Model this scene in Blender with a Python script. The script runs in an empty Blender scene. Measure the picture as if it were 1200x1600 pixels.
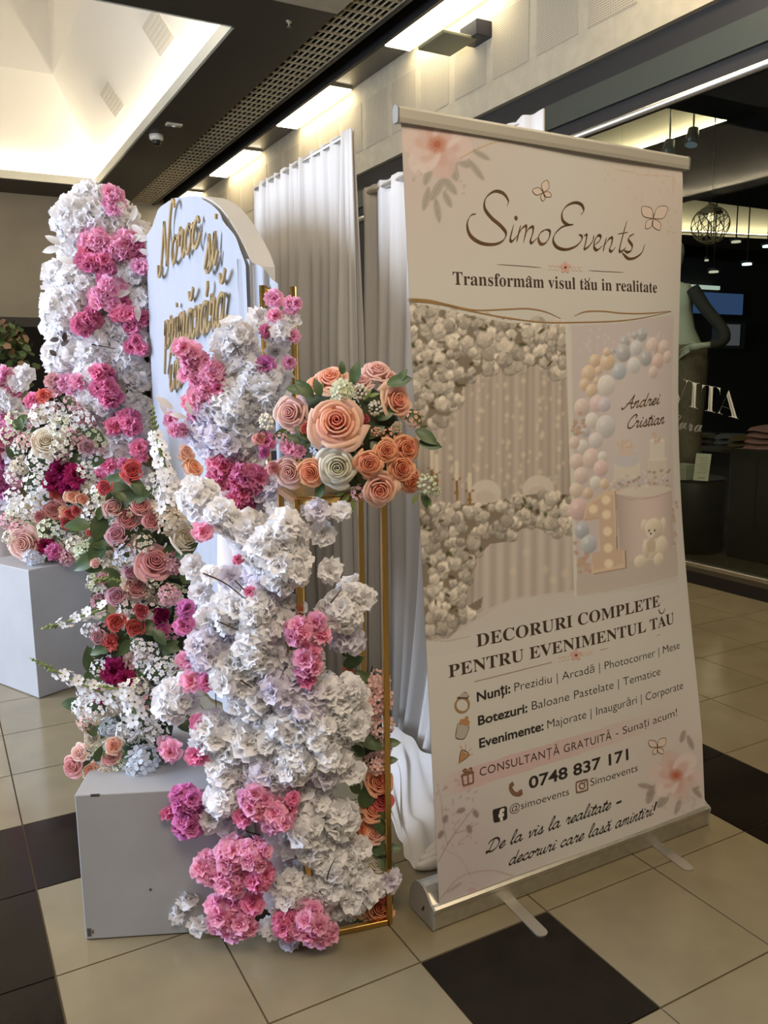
import bpy, bmesh, math, random
import numpy as np
from mathutils import Vector, Matrix, Quaternion
scn = bpy.context.scene
COL = scn.collection
R = math.radians
rng = random.Random(11)

# ------------------------------------------------------------------ camera
CAM = np.array([-0.9498, -1.5808, 1.4304]); FPX = 1288.3
def _rodr(w):
    a = np.linalg.norm(w); k = w / a
    K = np.array([[0, -k[2], k[1]], [k[2], 0, -k[0]], [-k[1], k[0], 0]])
    return np.eye(3) + math.sin(a) * K + (1 - math.cos(a)) * K @ K
CR = _rodr(np.array([1.68675444, -0.442563971, 0.357597042]))   # rows: right, down, forward
cam = bpy.data.cameras.new('camera'); camo = bpy.data.objects.new('camera', cam); COL.objects.link(camo)
cam.sensor_fit = 'VERTICAL'; cam.sensor_height = 36.0; cam.sensor_width = 27.0
cam.lens = FPX / 1600 * 36.0; cam.clip_start = 0.05; cam.clip_end = 200
M = Matrix(((CR[0][0], -CR[1][0], -CR[2][0], CAM[0]), (CR[0][1], -CR[1][1], -CR[2][1], CAM[1]), (CR[0][2], -CR[1][2], -CR[2][2], CAM[2]), (0, 0, 0, 1)))
camo.matrix_world = M
scn.camera = camo

# ------------------------------------------------------------------ world, lights, exposure
scn.view_settings.view_transform = 'Standard'; scn.view_settings.look = 'None'
scn.view_settings.gamma = 1.0; scn.view_settings.exposure = 1.0; scn.view_settings.use_curve_mapping = False
wd = bpy.data.worlds.new('world'); scn.world = wd; wd.use_nodes = True
wd.node_tree.nodes['Background'].inputs[0].default_value = (1.0, 0.86, 0.68, 1)
wd.node_tree.nodes['Background'].inputs[1].default_value = 0.085
def area(name, loc, target, sx, sy, energy, col):
    l = bpy.data.lights.new(name, 'AREA'); l.shape = 'RECTANGLE'; l.size = sx; l.size_y = sy; l.energy = energy; l.color = col
    o = bpy.data.objects.new(name, l); COL.objects.link(o); o.location = loc
    o.rotation_euler = (Vector(target) - Vector(loc)).to_track_quat('-Z', 'Y').to_euler()
    return o
WARM = (1.0, 0.80, 0.54); COOL = (0.68, 0.79, 1.0)
area('daylight_window', (-6.5, 2.9, 2.6), (-.3, 0.9, 0.8), 4.0, 3.0, 520, COOL)
area('overhead_area_light', (1.6, -2.7, 4.45), (1.3, 0.3, 0.2), 1.6, 1.6, 44, WARM)
area('overhead_area_light', (-1.2, -2.0, 4.45), (-0.6, -0.4, 0), 2.0, 2.0, 82, (1.0, 0.85, 0.66))
area('overhead_area_light', (-3.6, 4.2, 4.4), (-1.2, 4.0, 0), 1.6, 1.6, 80, WARM)
area('overhead_area_light', (2.5, 1.9, 4.45), (2.6, 1.6, 0), 0.9, 0.9, 24, WARM)  # added lamp without a fitting, lifts the far right floor
area('overhead_area_light', (0.6, 10.5, 3.6), (0.4, 14.0, 2.8), 2.0, 1.0, 16, WARM)  # hangs clear of the ceiling, aimed at the far bulkhead

# ------------------------------------------------------------------ projection helpers (only to find where things stand)
def ray(u, v): return CR.T @ np.array([(u - 600) / FPX, (v - 800) / FPX, 1.0])
def onx(u, v, x): d = ray(u, v); return CAM + (x - CAM[0]) / d[0] * d
def ony(u, v, y): d = ray(u, v); return CAM + (y - CAM[1]) / d[1] * d
def onz(u, v, z): d = ray(u, v); return CAM + (z - CAM[2]) / d[2] * d
NH = np.array([0.479, 0.878, 0.0])
def onv(u, v, ax, near=0.0):            # vertical plane through ax=(x,y) square to the view, moved nearer by `near`
    d = ray(u, v); a = np.array([ax[0], ax[1], 0.0]) - NH * near
    return CAM + (NH @ (a - CAM)) / (NH @ d) * d
def px(X):
    q = CR @ (np.asarray(X, float) - CAM); return 600 + FPX * q[0] / q[2], 800 + FPX * q[1] / q[2]
def pxm(X):                             # pixels per metre at X
    return FPX / float(CR[2] @ (np.asarray(X, float) - CAM))

# ------------------------------------------------------------------ materials
def s2l(c): 
    c = np.asarray(c, float) / 255.0
    return tuple(np.where(c <= 0.04045, c / 12.92, ((c + 0.055) / 1.055) ** 2.4))
MATS = {}
def pbr(name, col, rough=0.5, metal=0.0, noise=0.0, nscale=8.0, bump=0.0, bscale=60.0, spec=0.5, col2=None, coat=0.0):
    if name in MATS: return MATS[name]
    m = bpy.data.materials.new(name); m.use_nodes = True; nt = m.node_tree; b = nt.nodes['Principled BSDF']
    b.inputs['Base Color'].default_value = (*col, 1); b.inputs['Roughness'].default_value = rough; b.inputs['Metallic'].default_value = metal
    b.inputs['Specular IOR Level'].default_value = spec; b.inputs['Coat Weight'].default_value = coat
    if noise > 0 or col2 is not None:
        tc = nt.nodes.new('ShaderNodeTexCoord'); n = nt.nodes.new('ShaderNodeTexNoise'); n.inputs['Scale'].default_value = nscale; n.inputs['Detail'].default_value = 5
        geo = nt.nodes.new('ShaderNodeNewGeometry'); nt.links.new(geo.outputs['Position'], n.inputs['Vector'])
        mx = nt.nodes.new('ShaderNodeMix'); mx.data_type = 'RGBA'
        c2 = col2 if col2 is not None else tuple(x * (1 - noise) for x in col)
        mx.inputs['A'].default_value = (*col, 1); mx.inputs['B'].default_value = (*c2, 1)
        mr = nt.nodes.new('ShaderNodeMapRange'); mr.inputs['From Min'].default_value = 0.35; mr.inputs['From Max'].default_value = 0.65
        nt.links.new(n.outputs['Fac'], mr.inputs['Value']); nt.links.new(mr.outputs['Result'], mx.inputs['Factor']); nt.links.new(mx.outputs['Result'], b.inputs['Base Color'])
    if bump > 0:
        geo = nt.nodes.new('ShaderNodeNewGeometry'); n2 = nt.nodes.new('ShaderNodeTexNoise'); n2.inputs['Scale'].default_value = bscale
        nt.links.new(geo.outputs['Position'], n2.inputs['Vector']); bp = nt.nodes.new('ShaderNodeBump'); bp.inputs['Strength'].default_value = bump; bp.inputs['Distance'].default_value = 0.01
        nt.links.new(n2.outputs['Fac'], bp.inputs['Height']); nt.links.new(bp.outputs['Normal'], b.inputs['Normal'])
    MATS[name] = m; return m
def emit(name, col, strength):
    if name in MATS: return MATS[name]
    m = bpy.data.materials.new(name); m.use_nodes = True; nt = m.node_tree; nt.nodes.clear()
    e = nt.nodes.new('ShaderNodeEmission'); e.inputs[0].default_value = (*col, 1); e.inputs[1].default_value = strength
    o = nt.nodes.new('ShaderNodeOutputMaterial'); nt.links.new(e.outputs[0], o.inputs[0]); MATS[name] = m; return m
def petal_mat(name, heart, tip, vary=0.12, trans=0.36, hue=0.01):
    """petal pigment runs from the heart colour to the tip colour along the petal ('tone'), and differs a little from bloom to bloom"""
    if name in MATS: return MATS[name]
    m = bpy.data.materials.new(name); m.use_nodes = True; nt = m.node_tree; nt.nodes.clear()
    at = nt.nodes.new('ShaderNodeAttribute'); at.attribute_name = 'tone'
    mx = nt.nodes.new('ShaderNodeMix'); mx.data_type = 'RGBA'; mx.inputs['A'].default_value = (*heart, 1); mx.inputs['B'].default_value = (*tip, 1)
    nt.links.new(at.outputs['Fac'], mx.inputs['Factor'])
    oi = nt.nodes.new('ShaderNodeObjectInfo'); hs = nt.nodes.new('ShaderNodeHueSaturation')
    mr = nt.nodes.new('ShaderNodeMapRange'); mr.inputs['To Min'].default_value = 1 - vary; mr.inputs['To Max'].default_value = 1.0 + vary * 0.3
    nt.links.new(oi.outputs['Random'], mr.inputs['Value']); nt.links.new(mr.outputs['Result'], hs.inputs['Value'])
    mh = nt.nodes.new('ShaderNodeMapRange'); mh.inputs['To Min'].default_value = 0.5 - hue; mh.inputs['To Max'].default_value = 0.5 + hue
    nt.links.new(oi.outputs['Random'], mh.inputs['Value']); nt.links.new(mh.outputs['Result'], hs.inputs['Hue'])
    nt.links.new(mx.outputs['Result'], hs.inputs['Color'])
    d = nt.nodes.new('ShaderNodeBsdfDiffuse'); t = nt.nodes.new('ShaderNodeBsdfTranslucent'); ms = nt.nodes.new('ShaderNodeMixShader'); ms.inputs[0].default_value = trans
    nt.links.new(hs.outputs['Color'], d.inputs[0]); nt.links.new(hs.outputs['Color'], t.inputs[0])
    nt.links.new(d.outputs[0], ms.inputs[1]); nt.links.new(t.outputs[0], ms.inputs[2])
    o = nt.nodes.new('ShaderNodeOutputMaterial'); nt.links.new(ms.outputs[0], o.inputs[0]); MATS[name] = m; return m

# ------------------------------------------------------------------ mesh helpers
def mesh(name, V, F, mat=None, smooth=False, tone=None, mats=None, midx=None, colors=None):
    me = bpy.data.meshes.new(name); me.from_pydata([tuple(map(float, v)) for v in V], [], [tuple(int(i) for i in f) for f in F])
    if mats: 
        for m in mats: me.materials.append(m)
    elif mat: me.materials.append(mat)
    if midx is not None: me.polygons.foreach_set('material_index', list(midx))
    if smooth: me.polygons.foreach_set('use_smooth', [True] * len(me.polygons))
    if tone is not None:
        a = me.attributes.new('tone', 'FLOAT', 'POINT'); a.data.foreach_set('value', np.asarray(tone, np.float32))
    if colors is not None:
        a = me.attributes.new('ink', 'FLOAT_COLOR', 'POINT'); c = np.ones((len(V), 4), np.float32); c[:, :3] = colors; a.data.foreach_set('color', c.ravel())
    me.update(); return me
def obj(name, me, parent=None, loc=(0, 0, 0), rot=None, scale=None, label=None):
    o = bpy.data.objects.new(name, me); COL.objects.link(o)
    o.location = loc
    if rot is not None:
        if isinstance(rot, Quaternion): o.rotation_mode = 'QUATERNION'; o.rotation_quaternion = rot
        else: o.rotation_euler = rot
    if scale is not None: o.scale = scale if hasattr(scale, '__len__') else (scale,) * 3
    if parent is not None: o.parent = parent
    if label: o['label'] = label
    return o
def tag(o, label, cat, group=None, kind=None):
    o['label'] = label; o['category'] = cat
    if group: o['group'] = group
    if kind: o['kind'] = kind
    return o
def thing(name, label, cat, loc=(0, 0, 0), rotz=0.0, group=None):
    o = bpy.data.objects.new(name, None); COL.objects.link(o); o.location = loc; o.rotation_euler = (0, 0, rotz); o.empty_display_size = 0.05
    return tag(o, label, cat, group)
def struct(o, label=None):
    o['kind'] = 'structure'
    if label: o['label'] = label
    return o
def box_vf(x0, x1, y0, y1, z0, z1):
    V = [(x0, y0, z0), (x1, y0, z0), (x1, y1, z0), (x0, y1, z0), (x0, y0, z1), (x1, y0, z1), (x1, y1, z1), (x0, y1, z1)]
    F = [(0, 3, 2, 1), (4, 5, 6, 7), (0, 1, 5, 4), (1, 2, 6, 5), (2, 3, 7, 6), (3, 0, 4, 7)]
    return V, F
def box(name, x0, x1, y0, y1, z0, z1, mat, parent=None, bevel=0.0, loc=(0, 0, 0), rotz=None, label=None):
    V, F = box_vf(x0, x1, y0, y1, z0, z1)
    me = mesh(name, V, F, mat)
    if bevel > 0: bevel_me(me, bevel)
    return obj(name, me, parent, loc, (0, 0, rotz) if rotz is not None else None, label=label)
def bevel_me(me, w, seg=2):
    bm = bmesh.new(); bm.from_mesh(me); bmesh.ops.bevel(bm, geom=list(bm.edges), offset=w, segments=seg, affect='EDGES', profile=0.5, clamp_overlap=True)
    bm.to_mesh(me); bm.free()
class MB:
    def __init__(s): s.V = []; s.F = []; s.T = []; s.I = []
    def add(s, V, F, tone=None, mi=0):
        o = len(s.V); s.V += [tuple(v) for v in V]; s.F += [tuple(i + o for i in f) for f in F]; s.I += [mi] * len(F)
        s.T += list(tone) if tone is not None else [0.5] * len(V)
    def me(s, name, mat=None, smooth=False, mats=None):
        return mesh(name, s.V, s.F, mat, smooth, s.T, mats, s.I if mats else None)
def tube_vf(pts, rad, n=8, caps=True):
    pts = [Vector(p) for p in pts]; rads = rad if hasattr(rad, '__len__') else [rad] * len(pts)
    V = []; F = []
    up = Vector((0, 0, 1)); t0 = (pts[1] - pts[0]).normalized()
    if abs(t0.dot(up)) > 0.95: up = Vector((1, 0, 0))
    nrm = (up - t0 * up.dot(t0)).normalized()
    for i, p in enumerate(pts):
        t = (pts[min(i + 1, len(pts) - 1)] - pts[max(i - 1, 0)]).normalized()
        nrm = (nrm - t * nrm.dot(t)); nrm = nrm.normalized() if nrm.length > 1e-6 else t.orthogonal().normalized()
        b = t.cross(nrm)
        for k in range(n):
            a = 2 * math.pi * k / n; V.append(tuple(p + (nrm * math.cos(a) + b * math.sin(a)) * rads[i]))
    for i in range(len(pts) - 1):
        for k in range(n): F.append((i * n + k, i * n + (k + 1) % n, (i + 1) * n + (k + 1) % n, (i + 1) * n + k))
    if caps: F.append(tuple(reversed(range(n)))); F.append(tuple(range((len(pts) - 1) * n, len(pts) * n)))
    return V, F
def tube(name, pts, rad, mat, parent=None, n=8, loc=(0, 0, 0), smooth=True):
    V, F = tube_vf(pts, rad, n); return obj(name, mesh(name, V, F, mat, smooth), parent, loc)
def loft_vf(rings):                    # rings: list of equal-length vertex loops
    n = len(rings[0]); V = [v for r in rings for v in r]; F = []
    for i in range(len(rings) - 1):
        for k in range(n): F.append((i * n + k, i * n + (k + 1) % n, (i + 1) * n + (k + 1) % n, (i + 1) * n + k))
    F.append(tuple(reversed(range(n)))); F.append(tuple(range((len(rings) - 1) * n, len(rings) * n)))
    return V, F
def ell_ring(c, rx, ry, n=16): return [(c[0] + rx * math.cos(2 * math.pi * k / n), c[1] + ry * math.sin(2 * math.pi * k / n), c[2]) for k in range(n)]
def grid_vf(fn, nu, nv):
    V = [fn(i / nu, j / nv) for j in range(nv + 1) for i in range(nu + 1)]
    F = [(j * (nu + 1) + i, j * (nu + 1) + i + 1, (j + 1) * (nu + 1) + i + 1, (j + 1) * (nu + 1) + i) for j in range(nv) for i in range(nu)]
    return V, F
def catmull(P, per=8):
    P = [np.asarray(p, float) for p in P]; Q = [2 * P[0] - P[1]] + P + [2 * P[-1] - P[-2]]; out = []
    for i in range(1, len(Q) - 2):
        for k in range(per):
            t = k / per; a, b, c, d = Q[i - 1], Q[i], Q[i + 1], Q[i + 2]
            out.append(0.5 * (2 * b + (c - a) * t + (2 * a - 5 * b + 4 * c - d) * t * t + (3 * b - a - 3 * c + d) * t ** 3))
    out.append(P[-1]); return out
def text_vf(body, extrude=0.0, offset=0.0, spacing=1.0, shear=0.0, res=4):
    """lettering outlines with left edge at x=0, baseline at y=0, cap height about 0.7"""
    c = bpy.data.curves.new('lettering', 'FONT'); c.body = body; c.size = 1.0; c.extrude = extrude; c.offset = offset; c.space_character = spacing; c.shear = shear; c.resolution_u = res
    o = bpy.data.objects.new('lettering', c); COL.objects.link(o); dg = bpy.context.evaluated_depsgraph_get(); dg.update()
    me = o.evaluated_get(dg).to_mesh()
    V = np.array([v.co[:] for v in me.vertices]); F = [tuple(p.vertices) for p in me.polygons]
    o.evaluated_get(dg).to_mesh_clear(); bpy.data.objects.remove(o); bpy.data.curves.remove(c)
    V[:, 0] -= V[:, 0].min(); return V, F
_SP = {'e': 0x212F, 'g': 0x210A, 'o': 0x2134, 'B': 0x212C, 'E': 0x2130, 'F': 0x2131, 'H': 0x210B, 'I': 0x2110, 'L': 0x2112, 'M': 0x2133, 'R': 0x211B}
def alpha(s, up, lo, special=False):
    r = ''
    for ch in s:
        if special and ch in _SP: r += chr(_SP[ch])
        elif 'A' <= ch <= 'Z': r += chr(up + ord(ch) - 65)
        elif 'a' <= ch <= 'z': r += chr(lo + ord(ch) - 97)
        else: r += ch
    return r
def serif(s): return alpha(s, 0x1D400, 0x1D41A)
def script(s): return alpha(s, 0x1D49C, 0x1D4B6, True)
# hand-drawn script: strokes per letter, x-height 1
SCR = {
 'a': ([[(.85, .85), (.55, 1), (.2, .75), (.1, .3), (.3, 0), (.6, .2), (.85, .85)], [(.88, 1), (.8, .3), (.95, 0), (1.25, .25)]], 1.15),
 'c': ([[(.75, .8), (.55, 1), (.2, .75), (.1, .3), (.35, 0), (.65, .1), (.95, .4)]], .85),
 'd': ([[(.85, .85), (.55, 1), (.2, .75), (.1, .3), (.3, 0), (.6, .2), (.85, .85)], [(.98, 2.1), (.88, 1), (.8, .3), (.95, 0), (1.25, .25)]], 1.15),
 'e': ([[(0, .3), (.35, .45), (.68, .75), (.55, 1), (.25, .8), (.12, .35), (.3, 0), (.6, .08), (.9, .4)]], .82),
 'i': ([[(.1, .5), (.3, 1), (.2, .3), (.35, 0), (.65, .3)], [(.36, 1.36), (.38, 1.5)]], .58),
 'l': ([[(0, .3), (.4, 1.1), (.5, 1.9), (.35, 2.1), (.22, 1.6), (.15, .4), (.3, 0), (.65, .3)]], .58),
 'm': ([[(.05, .6), (.25, 1), (.2, .5), (.12, 0)], [(.14, .4), (.4, .95), (.55, 1), (.58, .7), (.5, 0)], [(.53, .4), (.8, .95), (.97, 1), (1, .7), (.92, .25), (1.05, 0), (1.35, .3)]], 1.28),
 'n': ([[(.05, .6), (.25, 1), (.2, .5), (.12, 0)], [(.14, .4), (.42, .95), (.6, 1), (.63, .7), (.55, .25), (.7, 0), (1, .3)]], .92),
 'o': ([[(.5, 1), (.2, .8), (.1, .35), (.35, 0), (.65, .25), (.72, .7), (.5, 1)], [(.55, .95), (.8, .8), (1, .9)]], .9),
 'p': ([[(.1, .5), (.3, 1.05), (.2, 0), (.05, -1)], [(.22, .5), (.5, 1), (.78, .85), (.75, .35), (.5, 0), (.25, .15)], [(.5, 0), (.8, .1), (1, .35)]], .95),
 'r': ([[(.1, .5), (.25, 1.12), (.35, .9), (.6, .95), (.58, .6), (.5, .25), (.65, 0), (.9, .3)]], .82),
 's': ([[(0, .2), (.35, .75), (.45, 1.1), (.55, .7), (.6, .3), (.4, 0), (.15, .1)], [(.45, 0), (.75, .1), (.9, .35)]], .8),
 't': ([[(.1, .5), (.38, 1.2), (.46, 1.7), (.3, .9), (.2, .3), (.35, 0), (.65, .3)], [(.05, 1.15), (.68, 1.22)]], .58),
 'u': ([[(.05, .6), (.2, 1), (.12, .4), (.25, 0), (.55, .25), (.72, 1)], [(.75, 1), (.66, .3), (.8, 0), (1.1, .3)]], 1.02),
 'v': ([[(.05, .7), (.2, 1), (.3, .5), (.35, 0), (.65, .5), (.72, .95), (.95, .85)]], .85),
 'D': ([[(.62, 1.85), (.48, 1), (.3, .12), (.05, .05), (0, .25), (.3, .15), (.8, 0), (1.35, .4), (1.5, 1.2), (1.1, 1.9), (.5, 2), (0, 1.7), (-.05, 1.4)]], 1.7),
 'A': ([[(-.2, .35), (-.1, .02), (.3, .3), (.8, 1.3), (1.12, 2.1)], [(1.12, 2.1), (1.05, 1), (1.1, .3), (1.28, 0), (1.5, .25)], [(.35, .72), (.8, .85), (1.3, .8)]], 1.42),
 'C': ([[(1.1, 1.5), (1.2, 1.85), (.95, 2.1), (.5, 1.75), (.15, .9), (.3, .15), (.75, 0), (1.2, .4)]], 1.15),
 'N': ([[(-.35, .35), (-.3, -.1), (0, -.05), (.22, .6), (.5, 1.9)], [(.5, 1.9), (.72, .9), (.95, .05)], [(.95, .05), (1.15, 1.2), (1.45, 2.3), (1.75, 2.35), (1.8, 2.1)]], 1.5),
 '!': ([[(.35, 2), (.25, .6)], [(.2, .12), (.21, .0)]], .5), '-': ([[(.15, .55), (.95, .6)]], 1.1), ' ': ([], .75)}
ACC = {'ă': ('a', [(.35, 1.65), (.5, 1.38), (.75, 1.4), (.95, 1.7)]), 'â': ('a', [(.35, 1.35), (.65, 1.65), (.95, 1.35)]), 'î': ('i', [(.1, 1.3), (.36, 1.65), (.62, 1.3)]), 'ș': ('s', [(.35, -.3), (.38, -.5), (.25, -.75)])}
def script_strokes(body, slant=.32):
    out = []; x = 0.0
    for ch in body:
        b, acc = ACC.get(ch, (ch, None)); st, adv = SCR[b]; st = st[:1] if ch == 'î' else st
        for s_ in st + ([acc] if acc else []): out.append([(x + p[0] + slant * p[1], p[1]) for p in s_])
        x += adv
    return out, x
# ================================================================== STRUCTURE
TS = 0.4; ZC = 4.61; XG = 3.613
m_tile = pbr('cream_polished_tile', (0.212, 0.178, 0.110), 0.16, noise=0.14, nscale=5.0, spec=0.45)
m_tileb = pbr('black_polished_tile', (0.014, 0.011, 0.008), 0.16, noise=0.3, nscale=7.0, spec=0.16)
m_grout = pbr('brown_grout', (0.10, 0.075, 0.045), 0.8)
m_dark = pbr('dark_brown_ceiling_paint', (0.038, 0.033, 0.024), 0.55)
m_black = pbr('matt_black', (0.012, 0.011, 0.010), 0.6)
m_white = pbr('white_plaster', (0.86, 0.83, 0.77), 0.8)
m_beige = pbr('beige_plaster', (0.38, 0.335, 0.24), 0.85, noise=0.12, nscale=9)
m_tan = pbr('tan_plaster', (0.26, 0.235, 0.19), 0.9, noise=0.1, nscale=2)
m_green = pbr('dark_green_steel', (0.030, 0.037, 0.029), 0.5)
m_alu = pbr('brushed_aluminium', (0.62, 0.60, 0.54), 0.34, 0.9, noise=0.12, nscale=40)
m_grille = pbr('bronze_grille_metal', (0.40, 0.34, 0.22), 0.5, 0.0)
m_goldpost = pbr('brushed_gold_metal', (0.62, 0.40, 0.13), 0.24, 1.0)

# floor: slab with grout, each near tile its own piece, far floor by material
floor = struct(box('floor', -9, XG, -4.5, 22, -0.06, -0.004, m_grout), 'cream and black tiled mall floor')
tv, tf = box_vf(-0.1975, 0.1975, -0.1975, 0.1975, -0.004, 0.0)
tl = mesh('floor_tile', tv, tf, m_tile)
tb = mesh('floor_tile', tv, tf, m_tileb)
def is_black(i, j): return (i, j) == (0, 0) or (i == 3 and -2 <= j <= 3) or (i == -3 and j >= -3) or (j == -3 and -3 <= i <= -1)
cand = []
for i in range(-16, 9):
    for j in range(-34, 6):
        cx, cy = (i + .5) * TS, -(j + .5) * TS
        q = CR @ (np.array([cx, cy, 0]) - CAM)
        if q[2] < 0.4: continue
        u, v = px((cx, cy, 0))
        if -140 < u < 1340 and v < 1800: cand.append((q[2], i, j))
cand.sort(); near_set = set()
for d, i, j in cand[:290]:
    near_set.add((i, j)); obj('floor_tile', tb if is_black(i, j) else tl, floor, ((i + .5) * TS, -(j + .5) * TS, 0))
# the tiles beyond, or out of frame, joined
for blk, mt in ((False, m_tile), (True, m_tileb)):
    mb = MB()
    for i in range(-22, 9):
        for j in range(-54, 11):
            if (i, j) in near_set or is_black(i, j) != blk: continue
            x0, y0 = i * TS + .0025, -(j + 1) * TS + .0025
            if x0 + TS > XG + .02: continue
            mb.add([(x0, y0, 0), (x0 + .395, y0, 0), (x0 + .395, y0 + .395, 0), (x0, y0 + .395, 0)], [(0, 1, 2, 3)])
    o = obj('floor_tile_field', mb.me('floor_tile_field', mt), floor); o['kind'] = 'stuff'

# ceiling
ceil = struct(box('ceiling', 1.80, 2.505, -4, 22, ZC, ZC + .12, m_dark), 'dark brown mall ceiling band')
struct(box('ceiling', -9, 1.80, 5.47, 6.15, ZC, ZC + .12, m_dark), 'dark ceiling band in front of the light well')
struct(box('ceiling', -9, 1.80, 13.15, 14.2, ZC, ZC + .12, m_dark), 'dark ceiling band behind the light well')
struct(box('ceiling', -9, 2.502, -4, 5.47, ZC - .012, ZC + .1, m_beige), 'beige ceiling at the top of the frame')
struct(box('trim_1', 2.505, 3.20, -4, 22, 5.0, 5.1, m_black), 'black void above the ceiling grille')
struct(box('trim_2', 2.93, 2.97, -4, 22, ZC, 5.0, m_black), 'black channel side beside the grille')
struct(box('trim_3', 3.16, 3.20, -4, 22, ZC - .01, 5.0, m_black), 'black channel edge beside the strip lights')
m_trough = pbr('dark_gloss_trough', (0.10, 0.09, 0.07), 0.32, spec=0.6)
struct(box('trim_4', 3.20, 3.56, -4, 22, ZC + .05, ZC + .12, m_trough), 'dark glossy trough holding the strip lights')
# open grid ceiling grille
gr = thing('ceiling_grille', 'open metal grid grille strip along the dark ceiling', 'grille', (2.715, 8.0, ZC + .01)); gr['kind'] = 'structure'
V, F = box_vf(-.003, .003, -9, 9, 0, .02); gl = mesh('grille_bar', V, F, m_grille)
for k in range(8): obj('grille_bar', gl, gr, (-.21 + k * .06, 0, 0))
V, F = box_vf(-.212, .212, -.006, .006, -.004, .02); gc = mesh('grille_crossbar', V, F, m_grille)
for k in range(74): obj('grille_crossbar', gc, gr, (0, -3.6 + k * .168, 0))
# light well
lw = struct(thing('wall_light_well', 'white sloping walls of the lit ceiling light well', 'light well')); 
X1, YA, YB = 1.80, 6.15, 13.15
XW = -4.6
mb = MB()
mb.add(*box_vf(X1 - .03, X1 - .001, YA, YB, ZC, ZC + .125)); mb.add(*box_vf(XW, X1, YB - .03, YB - .001, ZC, ZC + .125)); mb.add(*box_vf(XW, X1, YA + .001, YA + .03, ZC, ZC + .125)); mb.add(*box_vf(XW - .03, XW, YA, YB, ZC, ZC + .125))
obj('lip', mb.me('lip', pbr('white_lip_paint', (0.62, 0.62, 0.55), 0.7)), lw)
a, h1, h2 = .22, ZC + .10, 6.0
o4 = [(X1 + a, YA - a, h1), (X1 + a, YB + a, h1), (XW - a, YB + a, h1), (XW - a, YA - a, h1)]
i4 = [(1.12, 7.1, h2), (1.12, 12.37, h2), (-3.6, 12.37, h2), (-3.6, 7.1, h2)]
t4 = [(p[0], p[1], 7.4) for p in i4]; l4 = [(X1, YA, h1), (X1, YB, h1), (XW, YB, h1), (XW, YA, h1)]
F = []
for k in range(4):
    n = (k + 1) % 4; F += [(k, 4 + k, 4 + n, n), (4 + k, 8 + k, 8 + n, 4 + n), (12 + k, k, n, 12 + n)]
F.append((8, 9, 10, 11))
obj('vault', mesh('vault', o4 + i4 + t4 + l4, F, m_white), lw)
m_cove = emit('warm_cove_light', (1.0, 0.87, 0.64), 27.0)
def strip(name, x0, x1, y0, y1, z, lab):
    o = box(name, x0, x1, y0, y1, z, z + .02, m_cove); tag(o, lab, 'cove light', 'hidden strips of the ceiling light well'); return o
strip('cove_strip', X1 + .06, X1 + .10, YA, YB, ZC + .105, 'warm strip light hidden behind the long right lip of the light well')
strip('cove_strip', XW, X1, YB + .06, YB + .10, ZC + .105, 'warm strip light hidden behind the far lip of the light well')
strip('cove_strip', XW - .10, XW - .06, YA, YB, ZC + .105, 'warm strip light hidden behind the long left lip of the light well')
strip('cove_strip', XW, X1, YA - .10, YA - .06, ZC + .105, 'warm strip light hidden behind the near lip of the light well')
# two square speakers on the sloping well wall
sl = Vector((X1 + a - 1.12, 0, h1 - h2)).normalized(); ny = Vector((0, 1, 0)); nn = sl.cross(ny).normalized()
if nn.x > 0: nn = -nn
for (u, v, lab) in ((248, 50, 'square white grille plate high on the light well slope'), (176, 155, 'square white grille plate farther along the light well slope')):
    d = ray(u, v); P0 = np.array([1.12, 0, h2]); n_ = np.array(nn); t = n_ @ (P0 - CAM) / (n_ @ d); P = CAM + t * d
    o = thing('wall_grille', lab, 'grille', P); o.rotation_mode = 'QUATERNION'; o.rotation_quaternion = Matrix((-ny, -sl, nn)).transposed().to_quaternion()
    V, F = box_vf(-.30, .30, -.17, .17, 0.0, .015); obj('frame', mesh('frame', V, F, pbr('grey_grille_frame', (.6, .57, .5), .7)), o)
    for k in range(6): V, F = box_vf(-.27, .27, -.15 + k * .05, -.125 + k * .05, .015, .0165); obj('slat', mesh('slat', V, F, pbr('grey_grille_slat', (.66, .63, .56), .7)), o)

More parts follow.
